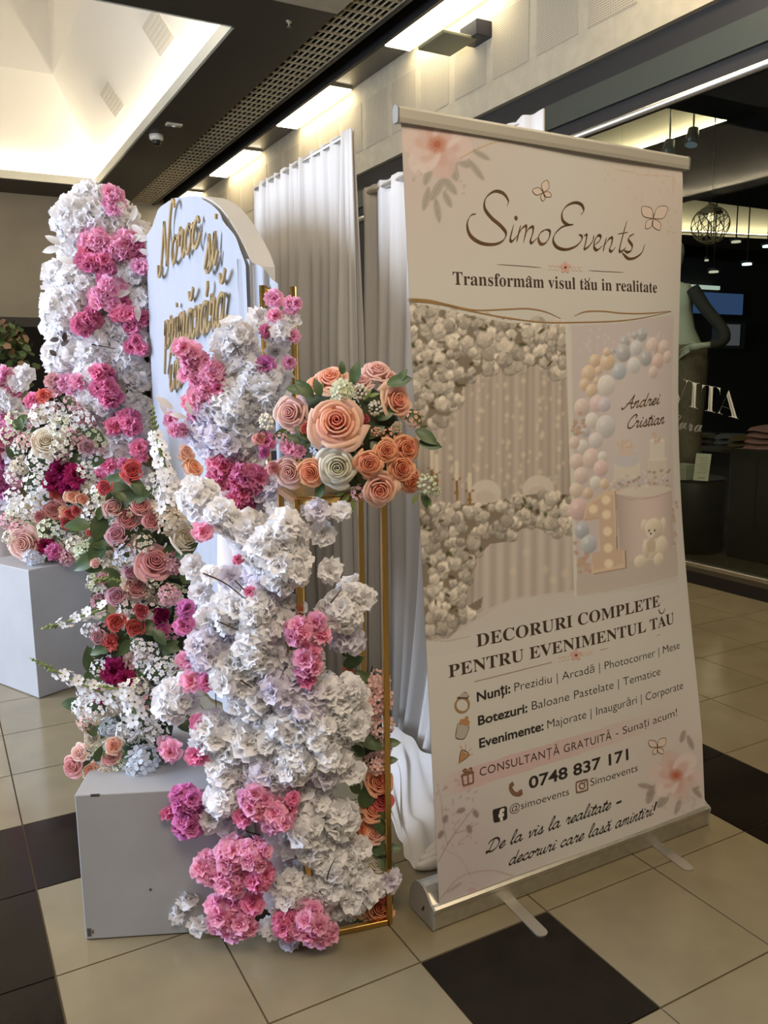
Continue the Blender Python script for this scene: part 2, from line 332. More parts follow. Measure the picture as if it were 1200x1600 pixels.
# fascia with perforated panels
fas = struct(box('wall_fascia', 3.55, 3.70, -4, 22, 3.727, ZC + .06, m_beige), 'beige bulkhead above the shop front')
def perforated():
    m = bpy.data.materials.new('perforated_board'); m.use_nodes = True; nt = m.node_tree; b = nt.nodes['Principled BSDF']; b.inputs['Roughness'].default_value = .85
    tc = nt.nodes.new('ShaderNodeTexCoord'); sx = nt.nodes.new('ShaderNodeSeparateXYZ'); nt.links.new(tc.outputs['Object'], sx.inputs[0])
    outs = []
    for ax in ('Y', 'Z'):
        mu = nt.nodes.new('ShaderNodeMath'); mu.operation = 'MULTIPLY'; mu.inputs[1].default_value = 1 / .0165; nt.links.new(sx.outputs[ax], mu.inputs[0])
        fr = nt.nodes.new('ShaderNodeMath'); fr.operation = 'FRACT'; nt.links.new(mu.outputs[0], fr.inputs[0])
        su = nt.nodes.new('ShaderNodeMath'); su.operation = 'SUBTRACT'; su.inputs[1].default_value = .5; nt.links.new(fr.outputs[0], su.inputs[0])
        pw = nt.nodes.new('ShaderNodeMath'); pw.operation = 'POWER'; pw.inputs[1].default_value = 2; nt.links.new(su.outputs[0], pw.inputs[0]); outs.append(pw)
    ad = nt.nodes.new('ShaderNodeMath'); nt.links.new(outs[0].outputs[0], ad.inputs[0]); nt.links.new(outs[1].outputs[0], ad.inputs[1])
    lt = nt.nodes.new('ShaderNodeMath'); lt.operation = 'LESS_THAN'; lt.inputs[1].default_value = .075; nt.links.new(ad.outputs[0], lt.inputs[0])
    mx = nt.nodes.new('ShaderNodeMix'); mx.data_type = 'RGBA'; mx.inputs['A'].default_value = (.38, .33, .24, 1); mx.inputs['B'].default_value = (.09, .075, .05, 1)
    nt.links.new(lt.outputs[0], mx.inputs['Factor']); nt.links.new(mx.outputs['Result'], b.inputs['Base Color']); return m
V, F = box_vf(-.004, 0, 0, .487, 0, .50); pp = mesh('perforated_panel', V, F, perforated())
for k in range(-4, 28): obj('perforated_panel', pp, fas, (3.5502, 4.118 + k * .5875, 3.955))
# glazing zone under the fascia
struct(box('trim_5', 3.60, 3.75, -4, 22, 3.56, 3.727, m_black), 'black shadow gap under the bulkhead')
struct(box('trim_6', 3.58, 3.75, -4, 22, 3.375, 3.56, m_green), 'dark green steel beam above the shop window')
struct(box('trim_7', 3.61, 3.75, -4, 22, 3.27, 3.375, m_black), 'black head strip above the shop window')
struct(tube('trim_8', [(3.60, -4, 3.25), (3.60, 22, 3.25)], .026, m_alu, n=10), 'round aluminium rail along the shop window head')
struct(box('baseboard_right', 3.60, 3.72, -4, 22, -.004, .085, m_black), 'black plinth under the shop window')
struct(box('trim_9', 3.60, 3.68, -4, 22, .085, .118, pbr('dark_brown_sill', (.09, .075, .05), .5)), 'brown sill strip under the shop window')
struct(box('trim_10', 3.595, 3.66, -4, 22, .118, .148, m_alu, bevel=.004), 'aluminium bottom rail of the shop window')
gm = bpy.data.materials.new('shop_glass'); gm.use_nodes = True; nt = gm.node_tree; nt.nodes.clear()
fr = nt.nodes.new('ShaderNodeFresnel'); fr.inputs[0].default_value = 1.5; tr = nt.nodes.new('ShaderNodeBsdfTransparent'); tr.inputs[0].default_value = (.86, .90, .86, 1)
gs = nt.nodes.new('ShaderNodeBsdfGlossy'); gs.inputs['Roughness'].default_value = .02; ms = nt.nodes.new('ShaderNodeMixShader')
oo = nt.nodes.new('ShaderNodeOutputMaterial'); ge = nt.nodes.new('ShaderNodeNewGeometry'); mm = nt.nodes.new('ShaderNodeMath'); mm.operation = 'SUBTRACT'; mm.inputs[0].default_value = 1.0; nt.links.new(ge.outputs['Backfacing'], mm.inputs[1]); mf = nt.nodes.new('ShaderNodeMath'); mf.operation = 'MULTIPLY'; nt.links.new(fr.outputs[0], mf.inputs[0]); nt.links.new(mm.outputs[0], mf.inputs[1]); nt.links.new(mf.outputs[0], ms.inputs[0]); nt.links.new(tr.outputs[0], ms.inputs[1]); nt.links.new(gs.outputs[0], ms.inputs[2]); nt.links.new(ms.outputs[0], oo.inputs[0])
ys = [-3.26, -1.985, -.71, .565, 1.84, 3.115, 4.39, 5.665]
for k in range(len(ys) - 1):
    struct(box('window_%d' % (k + 1), XG, XG + .010, ys[k] + .004, ys[k + 1] - .004, .148, 3.26, gm), 'frameless glass pane of the shop window')
struct(box('wall_right', 3.62, 3.72, 5.665, 22, .148, 3.26, m_black), 'dark closed wall beyond the shop window')

# far end of the mall, on the left
struct(box('wall_left', -9.3, -9.1, -4, 19, 0, 7, pbr('dim_left_wall', (.10, .09, .08), .9)), 'unseen dim wall on the far left side of the hall')  # out of view; keeps the world background out of the glass reflections
struct(box('wall_back', -9, 3.55, 14.2, 14.35, 2.56, ZC + .12, m_tan), 'tan bulkhead wall at the far end of the hall')
struct(box('trim_11', -9, 3.55, 14.1, 14.4, 2.40, 2.56, m_black), 'black beam under the far bulkhead')
struct(box('wall_far', -9, 3.6, 18.5, 18.6, 0, 5, pbr('dim_back_wall', (.035, .03, .026), .8)), 'dark wall at the far end of the hall')
struct(box('trim_12', 1.05, 1.30, 14.1, 14.4, 0, 2.40, m_black), 'black post at the far end of the hall')
struct(box('window_9', .12, .62, 18.40, 18.49, 2.05, 2.55, pbr('dim_shop_panel', (.42, .38, .29), .8)), 'dim pale panel beyond the far beam')

# shop interior shell
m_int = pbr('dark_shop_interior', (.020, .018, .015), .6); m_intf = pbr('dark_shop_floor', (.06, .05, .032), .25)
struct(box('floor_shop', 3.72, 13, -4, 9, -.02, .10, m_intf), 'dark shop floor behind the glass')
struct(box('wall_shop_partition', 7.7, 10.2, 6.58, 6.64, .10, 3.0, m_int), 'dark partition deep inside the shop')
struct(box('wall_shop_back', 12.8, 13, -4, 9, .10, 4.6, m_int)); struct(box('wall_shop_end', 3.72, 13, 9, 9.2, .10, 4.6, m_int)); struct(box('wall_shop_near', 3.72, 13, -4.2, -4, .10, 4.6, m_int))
CZ = 3.60
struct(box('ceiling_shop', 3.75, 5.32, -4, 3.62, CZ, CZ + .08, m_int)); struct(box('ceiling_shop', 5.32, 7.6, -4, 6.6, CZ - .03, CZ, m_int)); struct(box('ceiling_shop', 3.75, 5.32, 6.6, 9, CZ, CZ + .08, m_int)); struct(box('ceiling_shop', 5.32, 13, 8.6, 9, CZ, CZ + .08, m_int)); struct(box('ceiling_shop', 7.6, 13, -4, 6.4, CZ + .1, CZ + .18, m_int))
m_intw = pbr('shop_cove_white', (.72, .66, .54), .8)
struct(obj('wall_shop_cove', mesh('wall_shop_cove', [(5.46, 3.4, 3.60), (5.46, 6.7, 3.60), (4.75, 6.7, 4.7), (4.75, 3.4, 4.7), (3.76, 3.4, 4.7), (3.76, 6.7, 4.7)], [(0, 1, 2, 3), (3, 2, 5, 4)], m_intw)), 'lit sloping cove inside the shop')
struct(obj('wall_shop_cove', mesh('wall_shop_cove', [(7.2, 8.5, 3.62), (13, 7.4, 3.62), (13, 6.9, 5.0), (7.2, 8.0, 5.0)], [(0, 1, 2, 3)], m_intw)), 'second lit cove deep inside the shop')
m_scove = emit('shop_cove_light', (1.0, .86, .58), 7.0)
tag(box('cove_strip', 5.35, 5.39, 3.64, 6.6, 3.605, 3.625, m_scove), 'strip light along the cove just behind the shop glass', 'cove light')
tag(obj('cove_strip', mesh('cove_strip', [(7.2, 8.36, 3.66), (13, 7.26, 3.66), (13, 7.32, 3.66), (7.2, 8.42, 3.66)], [(0, 1, 2, 3)], m_scove)), 'strip light along the deeper cove inside the shop', 'cove light')

# ceiling fittings
m_lamp = emit('strip_light_diffuser', (1.0, .86, .60), 9.0)
for k in range(6):
    y0 = 4.35 + k * 2.85 - 2.85
    lab = ['strip light above the banner, partly out of frame', 'bright strip light above the perforated panels, nearest in frame', 'second strip light from the camera along the bulkhead', 'third strip light along the bulkhead above the tall curtain', 'fourth strip light along the bulkhead', 'farthest strip light along the bulkhead beside the arch'][k]
    t = thing('strip_light', lab, 'ceiling light', (3.37, y0, ZC), group='strip lights in the trough')
    V, F = box_vf(-.15, .15, 0, 1.6, .02, .05); obj('housing', mesh('housing', V, F, m_alu), t)
    V, F = box_vf(-.14, .14, .02, 1.58, 0.0, .02); me = mesh('diffuser', V, F, m_lamp); bevel_me(me, .006); obj('diffuser', me, t)
t = thing('exit_box', 'black bracket with grey green plate fixed to the bulkhead', 'sign', (3.55, 4.72, 4.33))
V, F = box_vf(-.16, 0, -.10, .16, -.03, .10); me = mesh('bracket', V, F, pbr('navy_black_metal', (.012, .012, .022), .4)); bevel_me(me, .008); obj('bracket', me, t)
V, F = box_vf(-.44, -.10, -.02, .40, -.04, -.01); me = mesh('plate', V, F, pbr('grey_green_plate', (.20, .20, .12), .5)); bevel_me(me, .008); obj('plate', me, t)
t = thing('dome_camera', 'white dome security camera on the dark ceiling', 'camera', (1.963, 9.81, ZC))
V, F = loft_vf([ell_ring((0, 0, 0), .09, .09), ell_ring((0, 0, -.05), .09, .09), ell_ring((0, 0, -.07), .07, .07)]); obj('housing', mesh('housing', V, F, pbr('white_plastic', (.75, .74, .68), .35), True), t)
V, F = loft_vf([ell_ring((0, 0, -.07), .062, .062), ell_ring((0, 0, -.11), .052, .052), ell_ring((0, 0, -.135), .02, .02)]); obj('lens_dome', mesh('lens_dome', V, F, pbr('smoked_dome', (.02, .02, .02), .1), True), t)
t = thing('ceiling_sensor', 'small pale oblong sensor on the dark ceiling beside the camera', 'sensor', (2.044, 9.23, ZC))
V, F = box_vf(-.10, .10, -.05, .05, -.03, 0); me = mesh('cover', V, F, pbr('cream_plastic', (.5, .48, .38), .5)); bevel_me(me, .012); obj('cover', me, t)
V, F = loft_vf([ell_ring((0, 0, -.03), .03, .03, 10), ell_ring((0, 0, -.042), .015, .015, 10)]); obj('sensor_window', mesh('sensor_window', V, F, m_white, True), t)
t = thing('sprinkler_head', 'small metal sprinkler head on the dark ceiling by the grille', 'sprinkler', (2.185, 5.82, ZC))
V, F = loft_vf([ell_ring((0, 0, 0), .03, .03, 10), ell_ring((0, 0, -.012), .026, .026, 10)]); obj('rose_plate', mesh('rose_plate', V, F, m_alu, True), t)
V, F = loft_vf([ell_ring((0, 0, -.012), .009, .009, 8), ell_ring((0, 0, -.045), .006, .006, 8), ell_ring((0, 0, -.047), .022, .022, 8), ell_ring((0, 0, -.05), .022, .022, 8)]); obj('nozzle', mesh('nozzle', V, F, m_alu), t)
# ================================================================== ROLL-UP BANNER
BW, BH = 1.012, 1.985
bTL = np.array([.097, .225, 2.035]); bTR = np.array([1.112, .286, 2.048]); bBL = np.array([.110, .086, .060]); bBR = np.array([1.119, .086, .055])
def _homog(src, dst):
    A = []
    for (x, y), (u, v) in zip(src, dst): A += [[x, y, 1, 0, 0, 0, -u * x, -u * y, -u], [0, 0, 0, x, y, 1, -v * x, -v * y, -v]]
    return np.linalg.svd(np.array(A, float))[2][-1].reshape(3, 3)
# where the photograph's pixels fall on the sheet (metres across, metres up)
PXC = [(627, 190), (1066, 262), (688, 1420), (1103, 1268)]; STC = [(0, BH), (BW, BH), (0, 0), (BW, 0)]
H_p2s = _homog(PXC, STC); H_s2p = _homog(STC, PXC)
def p2s(u, v): q = H_p2s @ np.array([u, v, 1.0]); return q[:2] / q[2]
def sheet(S, T, off=0.0):
    S = np.asarray(S, float); T = np.asarray(T, float); s = S / BW; t = T / BH
    P = (bBL * ((1 - s) * (1 - t))[..., None] + bBR * (s * (1 - t))[..., None] + bTL * ((1 - s) * t)[..., None] + bTR * (s * t)[..., None])
    curl = .050 * np.clip((s - .72) / .28, 0, 1) ** 2 * np.clip(np.sin(math.pi * np.clip((t - .12) / .86, 0, 1)), 0, 1) ** 1.2
    P[..., 1] += curl + .003 * np.sin(s * 7 + t * 3) - off
    P[..., 2] += off * .07
    return P
ban = thing('roll_up_banner', 'tall printed roll-up banner for an event decorator, on an aluminium base', 'banner', (0.61, .12, 0))
BL0 = np.array([0.61, .12, 0])
def bobj(name, V, F, mat, parent=None, smooth=False, colors=None, label=None):
    return obj(name, mesh(name, np.asarray(V) - BL0, F, mat, smooth, colors=colors), parent or ban, label=label)

# ---- the printed picture, as ink colours over a fine sheet grid
NS, NT = 300, 600
gs_, gt_ = np.meshgrid(np.linspace(0, BW, NS + 1), np.linspace(0, BH, NT + 1))
S = gs_.ravel(); T = gt_.ravel()
q = H_s2p @ np.stack([S, T, np.ones_like(S)]); U = q[0] / q[2]; VV = q[1] / q[2]
WHITE = np.array([196., 184., 170.])
ink = np.tile(WHITE, (len(U), 1))
prng = np.random.RandomState(5)
def lay(mask, idx, col, a=1.0):
    m = (mask * a)[:, None]; ink[idx] = ink[idx] * (1 - m) + np.asarray(col, float) * m
def near_idx(x0, x1, y0, y1): return np.nonzero((U > x0) & (U < x1) & (VV > y0) & (VV < y1))[0]
def ell(cx, cy, rx, ry, col, a=1.0, ang=0.0, soft=1.2, shade=0.0):
    r = max(rx, ry) + soft + 1; idx = near_idx(cx - r, cx + r, cy - r, cy + r)
    if not len(idx): return
    dx = U[idx] - cx; dy = VV[idx] - cy; c, s = math.cos(ang), math.sin(ang); ex = (dx * c + dy * s) / rx; ey = (-dx * s + dy * c) / ry
    d = np.sqrt(ex * ex + ey * ey); m = np.clip((1 - d) * min(rx, ry) / soft + .5, 0, 1)
    if shade: 
        k = 1 + shade * (-(ex * .5 + ey * .8)) ; c3 = np.clip(np.asarray(col, float)[None] * k[:, None], 0, 225); mm = (m * a)[:, None]; ink[idx] = ink[idx] * (1 - mm) + c3 * mm
    else: lay(m, idx, col, a)
def polyf(pts, col, a=1.0, soft=0.0):
    pts = np.asarray(pts, float); idx = near_idx(pts[:, 0].min() - 1, pts[:, 0].max() + 1, pts[:, 1].min() - 1, pts[:, 1].max() + 1)
    if not len(idx): return idx
    x, y = U[idx], VV[idx]; ins = np.zeros(len(idx), bool); n = len(pts)
    for i in range(n):
        x1, y1 = pts[i]; x2, y2 = pts[(i + 1) % n]
        c = ((y1 > y) != (y2 > y)) & (x < (x2 - x1) * (y - y1) / (y2 - y1 + 1e-9) + x1); ins ^= c
    idx = idx[ins]
    if col is not None: lay(np.ones(len(idx)), idx, col, a)
    return idx
def line(pts, w, col, a=1.0, soft=1.0):
    pts = [np.asarray(p, float) for p in pts]
    for p, q_ in zip(pts[:-1], pts[1:]):
        idx = near_idx(min(p[0], q_[0]) - w - 2, max(p[0], q_[0]) + w + 2, min(p[1], q_[1]) - w - 2, max(p[1], q_[1]) + w + 2)
        if not len(idx): continue
        d = q_ - p; L = d @ d + 1e-9; tt = np.clip(((U[idx] - p[0]) * d[0] + (VV[idx] - p[1]) * d[1]) / L, 0, 1)
        dist = np.hypot(U[idx] - p[0] - tt * d[0], VV[idx] - p[1] - tt * d[1]); lay(np.clip((w / 2 - dist) / soft + .5, 0, 1), idx, col, a)
def bloom(cx, cy, r, col=(196, 178, 158)):
    f = .82 + .3 * prng.rand(); c = np.clip(np.array(col) * f, 0, 222)
    ell(cx, cy + r * .15, r * 1.05, r, c * .70, .9)
    for k in range(6):
        an = k * 1.047 + prng.rand(); ell(cx + math.cos(an) * r * .5, cy + math.sin(an) * r * .5, r * .52, r * .46, c * (.88 + .2 * prng.rand()) * (1 - .12 * math.sin(an)), .85, an)
    ell(cx, cy, r * .36, r * .32, c * .86, .8); ell(cx, cy - r * .05, r * .18, r * .15, c * 1.02, .8)
def flowers(poly, n, r0, r1, leaf=.35, col=(196, 178, 158)):
    pts = np.asarray(poly, float); lo, hi = pts.min(0), pts.max(0); idx = polyf(poly, (122, 105, 86), .9)
    inside = set(); 
    def inp(x, y):
        c = False; m = len(pts)
        for i in range(m):
            x1, y1 = pts[i]; x2, y2 = pts[(i + 1) % m]
            if (y1 > y) != (y2 > y) and x < (x2 - x1) * (y - y1) / (y2 - y1 + 1e-9) + x1: c = not c
        return c
    k = 0
    while k < n:
        x = lo[0] + (hi[0] - lo[0]) * prng.rand(); y = lo[1] + (hi[1] - lo[1]) * prng.rand()
        if not inp(x, y): continue
        k += 1
        if prng.rand() < leaf: ell(x, y, 3 + 4 * prng.rand(), 1.6 + 1.5 * prng.rand(), (66 + 20 * prng.rand(), 62 + 15 * prng.rand(), 44), .85, prng.rand() * 3.1)
        else: bloom(x, y, r0 + (r1 - r0) * prng.rand() ** 1.6, col)
# soft warm tone at the corners of the sheet
for cx, cy, rr, cc in ((640, 210, 150, (190, 160, 150)), (1050, 300, 110, (200, 172, 156)), (700, 1350, 130, (176, 152, 152)), (1070, 1210, 110, (196, 172, 160))):
    ell(cx, cy, rr, rr, cc, .45, soft=rr)
# left photograph: wedding table under a flower arch
PL = [(640, 457), (662, 463), (700, 474), (740, 484), (790, 492), (840, 496), (882, 497), (897, 916), (850, 918), (790, 928), (735, 962), (700, 985), (664, 985)]
idx = polyf(PL, (166, 149, 134))
fold = .06 * np.sin(U[idx] * .55 + .8 * np.sin(U[idx] * .13)) + .05 * np.sin(U[idx] * .21 + 2)
ink[idx] *= (1 + fold)[:, None]
ell(790, 660, 110, 110, (186, 162, 146), .35, soft=60)
for k in range(70):
    x = 690 + 190 * prng.rand(); y = 560 + 190 * prng.rand(); ell(x, y, 2.2, 3.0, (216, 196, 168), .5, soft=3); 
for x in (705, 748, 790, 812, 842, 868):
    for k in range(7): ell(x + prng.randn() * 2, 560 + 27 * k + prng.randn() * 6, 3.2, 4.0, (222, 200, 168), .55, soft=4)
# table front cloth
idx = polyf([(752, 835), (800, 812), (889, 800), (897, 914), (800, 925), (735, 955), (745, 900)], (181, 163, 149)); ink[idx] *= (1 + .06 * np.sin(U[idx] * .3))[:, None]
polyf([(700, 985), (735, 950), (800, 922), (897, 912), (899, 940), (760, 975)], (190, 176, 164), .8)
for x, y in ((800, 880), (850, 878), (862, 895), (880, 885), (820, 850)): ell(x, y, 5, 6, (210, 186, 156), .5, soft=5)
# chairs, candles
for cx, cy in ((757, 757), (838, 752)): ell(cx, cy, 24, 22, (202, 184, 166), .9); polyf([(cx - 23, cy), (cx + 23, cy), (cx + 23, cy + 25), (cx - 23, cy + 25)], (196, 178, 160), .9); ell(cx, cy + 5, 14, 10, (184, 164, 148), .6)
for x, y0, y1 in ((713, 733, 775), (733, 752, 780), (675, 715, 745), (682, 722, 748)):
    line([(x, y0), (x + 1, y1)], 3.2, (128, 88, 42)); line([(x - 6, y0), (x + 6, y0 - .5)], 2.5, (136, 96, 48)); ell(x, (y0 + y1) / 2, 3.5, 3, (140, 98, 50)); line([(x, y0 - 26), (x, y0 - 1)], 6, (206, 186, 160))
line([(692, 778), (745, 772)], 2, (128, 92, 50))
flowers([(640, 458), (700, 474), (790, 492), (882, 498), (884, 574), (862, 572), (842, 558), (800, 566), (775, 560), (745, 572), (722, 590), (716, 618), (690, 645), (656, 655), (645, 560)], 270, 6, 13, .24)
flowers([(655, 780), (700, 770), (750, 775), (790, 765), (840, 758), (888, 762), (890, 818), (862, 826), (842, 812), (815, 812), (790, 832), (765, 836), (745, 856), (738, 880), (732, 905), (722, 938), (754, 920), (752, 935), (725, 958), (700, 975), (664, 982)], 260, 6, 12, .24)
# white borders of the photographs
line([(883, 498), (899, 930)], 7, (200, 188, 172)); line([(640, 456), (700, 473), (790, 492), (882, 497)], 3, (200, 188, 172))
# right photograph: balloons, cakes, number one, toy bear
PR = [(890, 500), (960, 498), (1063, 486), (1066, 700), (1072, 880), (1000, 900), (899, 910)]
idx = polyf(PR, (190, 172, 164)); ell(1000, 640, 80, 90, (198, 182, 172), .5, soft=60)
polyf([(899, 872), (990, 862), (1071, 850), (1073, 905), (1000, 915), (899, 922)], (182, 164, 150), .9)
grey = (168, 162, 158); pk = (202, 178, 166); pch = (202, 174, 146); wh = (204, 191, 180)
def zc(x, y): return 860 + x / 3.6375, 480 + y / 3.6375
B3 = [(525, 130, 36, grey), (480, 135, 22, grey), (420, 170, 34, grey), (595, 195, 46, pk), (672, 205, 40, pk), (700, 260, 34, pk), (412, 232, 48, grey), (490, 205, 40, (190, 184, 180)), (550, 265, 42, grey), (632, 282, 42, (206, 174, 160)), (476, 303, 44, (196, 188, 182)), (600, 345, 34, pk), (386, 335, 46, (172, 172, 172)), (245, 272, 34, pch), (320, 280, 46, pch), (315, 225, 24, pch), (350, 222, 18, grey), (208, 343, 44, pch), (268, 328, 24, pch), (185, 405, 34, pch), (225, 440, 36, pch), (255, 385, 18, pch), (312, 412, 56, wh), (170, 532, 48, pk), (258, 512, 46, (208, 178, 172)), (300, 520, 40, (190, 176, 176)), (228, 608, 42, wh), (308, 645, 62, (192, 182, 176)), (190, 672, 28, (176, 172, 170)), (250, 722, 44, (198, 184, 178)), (172, 752, 36, wh), (125, 730, 34, pk), (138, 838, 44, pk), (225, 822, 54, pk), (290, 815, 30, wh), (280, 880, 46, (206, 174, 164)), (165, 918, 46, pk), (248, 960, 36, wh), (300, 970, 30, pch), (135, 1000, 40, (204, 180, 160)), (205, 1020, 32, (198, 168, 146)), (150, 1110, 60, (200, 168, 160)), (170, 1230, 46, (170, 166, 166)), (210, 1310, 50, (176, 172, 170))]
for x, y, r, c in B3:
    cx, cy = zc(x, y); ell(cx, cy, r / 3.64 * .93, r / 3.64 * 1.05, c, 1, shade=.16); ell(cx - r / 12, cy - r / 10, r / 14, r / 12, (222, 208, 200), .55, soft=2)
for x, y, n in ((150, 640, 16), (180, 1410, 26), (730, 1150, 20), (725, 1300, 16)):
    for k in range(n): cx, cy = zc(x + prng.randn() * 22, y + prng.randn() * 38); ell(cx, cy, 3.2, 3, (168 + 20 * prng.rand(), 138 + 20 * prng.rand(), 126), .9)
# drum table
x0, x1 = zc(365, 0)[0], zc(738, 0)[0]
idx = polyf([zc(365, 1030), zc(735, 1000), zc(742, 1330), zc(700, 1390), zc(560, 1420), zc(430, 1410), zc(395, 1380)], (196, 172, 160)); ink[idx] *= (1.03 - .16 * np.abs((U[idx] - (x0 + x1) / 2 - 5) / (x1 - x0) * 2) ** 2)[:, None]
ell(*zc(552, 1018), 51, 8, (202, 184, 168)); line([zc(368, 1045), zc(450, 1062), zc(600, 1058), zc(735, 1028)], 1.5, (170, 146, 132))
# cakes
def slab(x, y, w, h, c): 
    cx, cy = zc(x, y); polyf([(cx - w, cy - h), (cx + w, cy - h), (cx + w, cy + h), (cx - w, cy + h)], c); ell(cx, cy - h, w, 3, np.array(c) * 1.06); ell(cx, cy + h, w, 3, c)
slab(630, 790, 15, 16, (204, 190, 174)); slab(632, 890, 19, 14, (198, 182, 164)); slab(435, 900, 21, 10, (200, 184, 166)); slab(433, 825, 17, 11, (186, 176, 172)); slab(430, 775, 13, 8, (196, 172, 158))
for k in range(90):
    x = 330 + 400 * prng.rand(); y = 905 + 90 * prng.rand() + (0 if x > 500 else 20); cx, cy = zc(x, y); ell(cx, cy, 2 + 2 * prng.rand(), 2, [(196, 172, 150), (178, 150, 124), (168, 164, 162), (206, 192, 178), (140, 120, 100), (200, 170, 158)][prng.randint(6)], .75)
for x, y in ((605, 700), (640, 735), (410, 740), (440, 765)):
    for k in range(6): cx, cy = zc(x + prng.randn() * 14, y + prng.randn() * 10); ell(cx, cy, 3, 2.6, (194, 166, 146), .9)
# number one
one = [(200, 1075), (300, 1010), (360, 1008), (372, 1352), (420, 1352), (424, 1450), (230, 1480), (222, 1375), (275, 1368), (268, 1160), (180, 1168), (182, 1130)]
polyf([zc(x + 6, y + 4) for x, y in one], (150, 124, 102)); polyf([zc(*p_) for p_ in one], (204, 174, 146))
cxy = np.array([zc(*p_) for p_ in one]); cc_ = cxy.mean(0); polyf((cxy - cc_) * .90 + cc_, (190, 160, 136), .8)
for x, y in ((235, 1110), (310, 1060), (312, 1145), (318, 1240), (322, 1335), (325, 1425)): ell(*zc(x, y), 7, 7, (224, 200, 168), .95, soft=4)
# toy bear
br_ = (206, 186, 164)
for x, y, rx, ry in ((540, 1215, 24, 36), (668, 1225, 22, 50), (610, 1340, 62, 70), (655, 1340, 44, 60), (600, 1235, 62, 60), (515, 1420, 42, 38), (632, 1415, 36, 38), (548, 1345, 22, 55)):
    ell(*zc(x, y), rx / 3.64, ry / 3.64, br_, 1, shade=.14)
ell(*zc(578, 1265), 7, 6, (214, 198, 178)); ell(*zc(582, 1330), 8, 11, (186, 160, 138), .8)
for x, y in ((568, 1245), (606, 1245), (580, 1262)): ell(*zc(x, y), 1.6, 1.6, (70, 58, 52))
for k in range(40): ell(900 + 165 * prng.rand(), 505 + 40 * prng.rand(), 2.5 * prng.rand() + .5, 2.5, (212, 198, 190), .4, soft=2)
# white below the photographs
polyf([(664, 985), (700, 984), (760, 968), (899, 922), (1072, 896), (1074, 930), (900, 962), (700, 1010), (666, 1012)], (192, 180, 168), .75)
# pink band
idx = polyf([(690, 1206), (1062, 1096), (1066, 1124), (696, 1240)], None); k = np.clip((1064 - U[idx]) / 200, 0, 1) * np.clip((U[idx] - 690) / 40, 0, 1); lay(k, idx, (196, 158, 150), .8)
# watercolour flowers and leaves
def wleaf(x, y, L, w, ang, col, a=.75): ell(x, y, L / 2, w / 2, col, a, ang, soft=1.6); line([(x - math.cos(ang) * L * .5, y - math.sin(ang) * L * .5), (x + math.cos(ang) * L * .5, y + math.sin(ang) * L * .5)], .9, np.array(col) * .82, .6)
def wflower(cx, cy, r, heart=(170, 92, 70)):
    for k, an in enumerate((.2, 1.3, 2.3, 3.3, 4.4, 5.4)):
        c = [(206, 178, 166), (200, 166, 154), (212, 188, 176)][k % 3]
        ell(cx + math.cos(an) * r * .55, cy + math.sin(an) * r * .5, r * .55, r * .42, c, .85, an, soft=2.5)
        ell(cx + math.cos(an) * r * .35, cy + math.sin(an) * r * .32, r * .34, r * .2, (192, 146, 130), .55, an, soft=5)
        line([(cx + math.cos(an + .5) * r * .2, cy + math.sin(an + .5) * r * .2), (cx + math.cos(an + .5) * r * .95, cy + math.sin(an + .5) * r * .85)], 1, (180, 146, 132), .5)
    ell(cx, cy, r * .30, r * .26, (184, 122, 100), .7, soft=5); ell(cx, cy, r * .12, r * .11, heart, .9)
    for k in range(10): an = k * .63; ell(cx + math.cos(an) * r * .17, cy + math.sin(an) * r * .15, 1.1, 1.1, (150, 96, 50), .9)
gL = (156, 142, 128)
for a_ in [(668, 268, 34, 12, 1.9), (682, 290, 40, 13, 2.1), (700, 285, 34, 12, .9), (665, 305, 34, 11, 1.8), (682, 322, 36, 10, 1.4), (697, 306, 26, 10, 1.1), (650, 245, 26, 12, 2.2), (705, 262, 36, 15, 1.2), (718, 250, 30, 12, .6), (740, 262, 40, 10, .9), (748, 240, 30, 9, .5), (700, 245, 34, 16, .9)]: wleaf(*a_, gL)
wflower(681, 224, 50)
line(catmull([(716, 245), (745, 230), (775, 220), (802, 219)], 5), 1.6, (172, 142, 92), .8); line(catmull([(778, 222), (792, 228), (800, 240)], 4), 1, (186, 170, 150), .7)
for k in range(16): ell(645 + 90 * prng.rand(), 262 + 40 * prng.rand(), 2.5, 2, (168, 150, 130), .5)
line([(960, 262), (1010, 272), (1052, 274), (1052, 300)], 1.2, (178, 146, 110), .6)
for k in range(24): ell(940 + 120 * prng.rand(), 252 + 60 * prng.rand(), 3, 2, (190, 164, 140), .35, prng.rand() * 3)
for k in range(12): ell(1040 + 18 * prng.rand(), 320 + 60 * prng.rand(), 2.5, 2, (182, 164, 140), .35)
# lower right flower
for a_ in [(1020, 1235, 26, 13, 2.4), (1015, 1246, 22, 12, 1.9), (1036, 1252, 28, 14, 2.2), (1008, 1228, 24, 9, .2), (1080, 1160, 24, 9, 1.2), (1068, 1150, 20, 9, 1.9), (1084, 1225, 26, 12, .8), (1060, 1262, 26, 9, 1.9), (1090, 1240, 24, 9, .9)]: wleaf(*a_, (148, 130, 114))
wflower(1057, 1212, 40, (176, 84, 66))
for k in range(20): ell(1040 + 55 * prng.rand(), 1240 + 35 * prng.rand(), 3.5, 2, (172, 158, 142), .45, prng.rand() * 3)
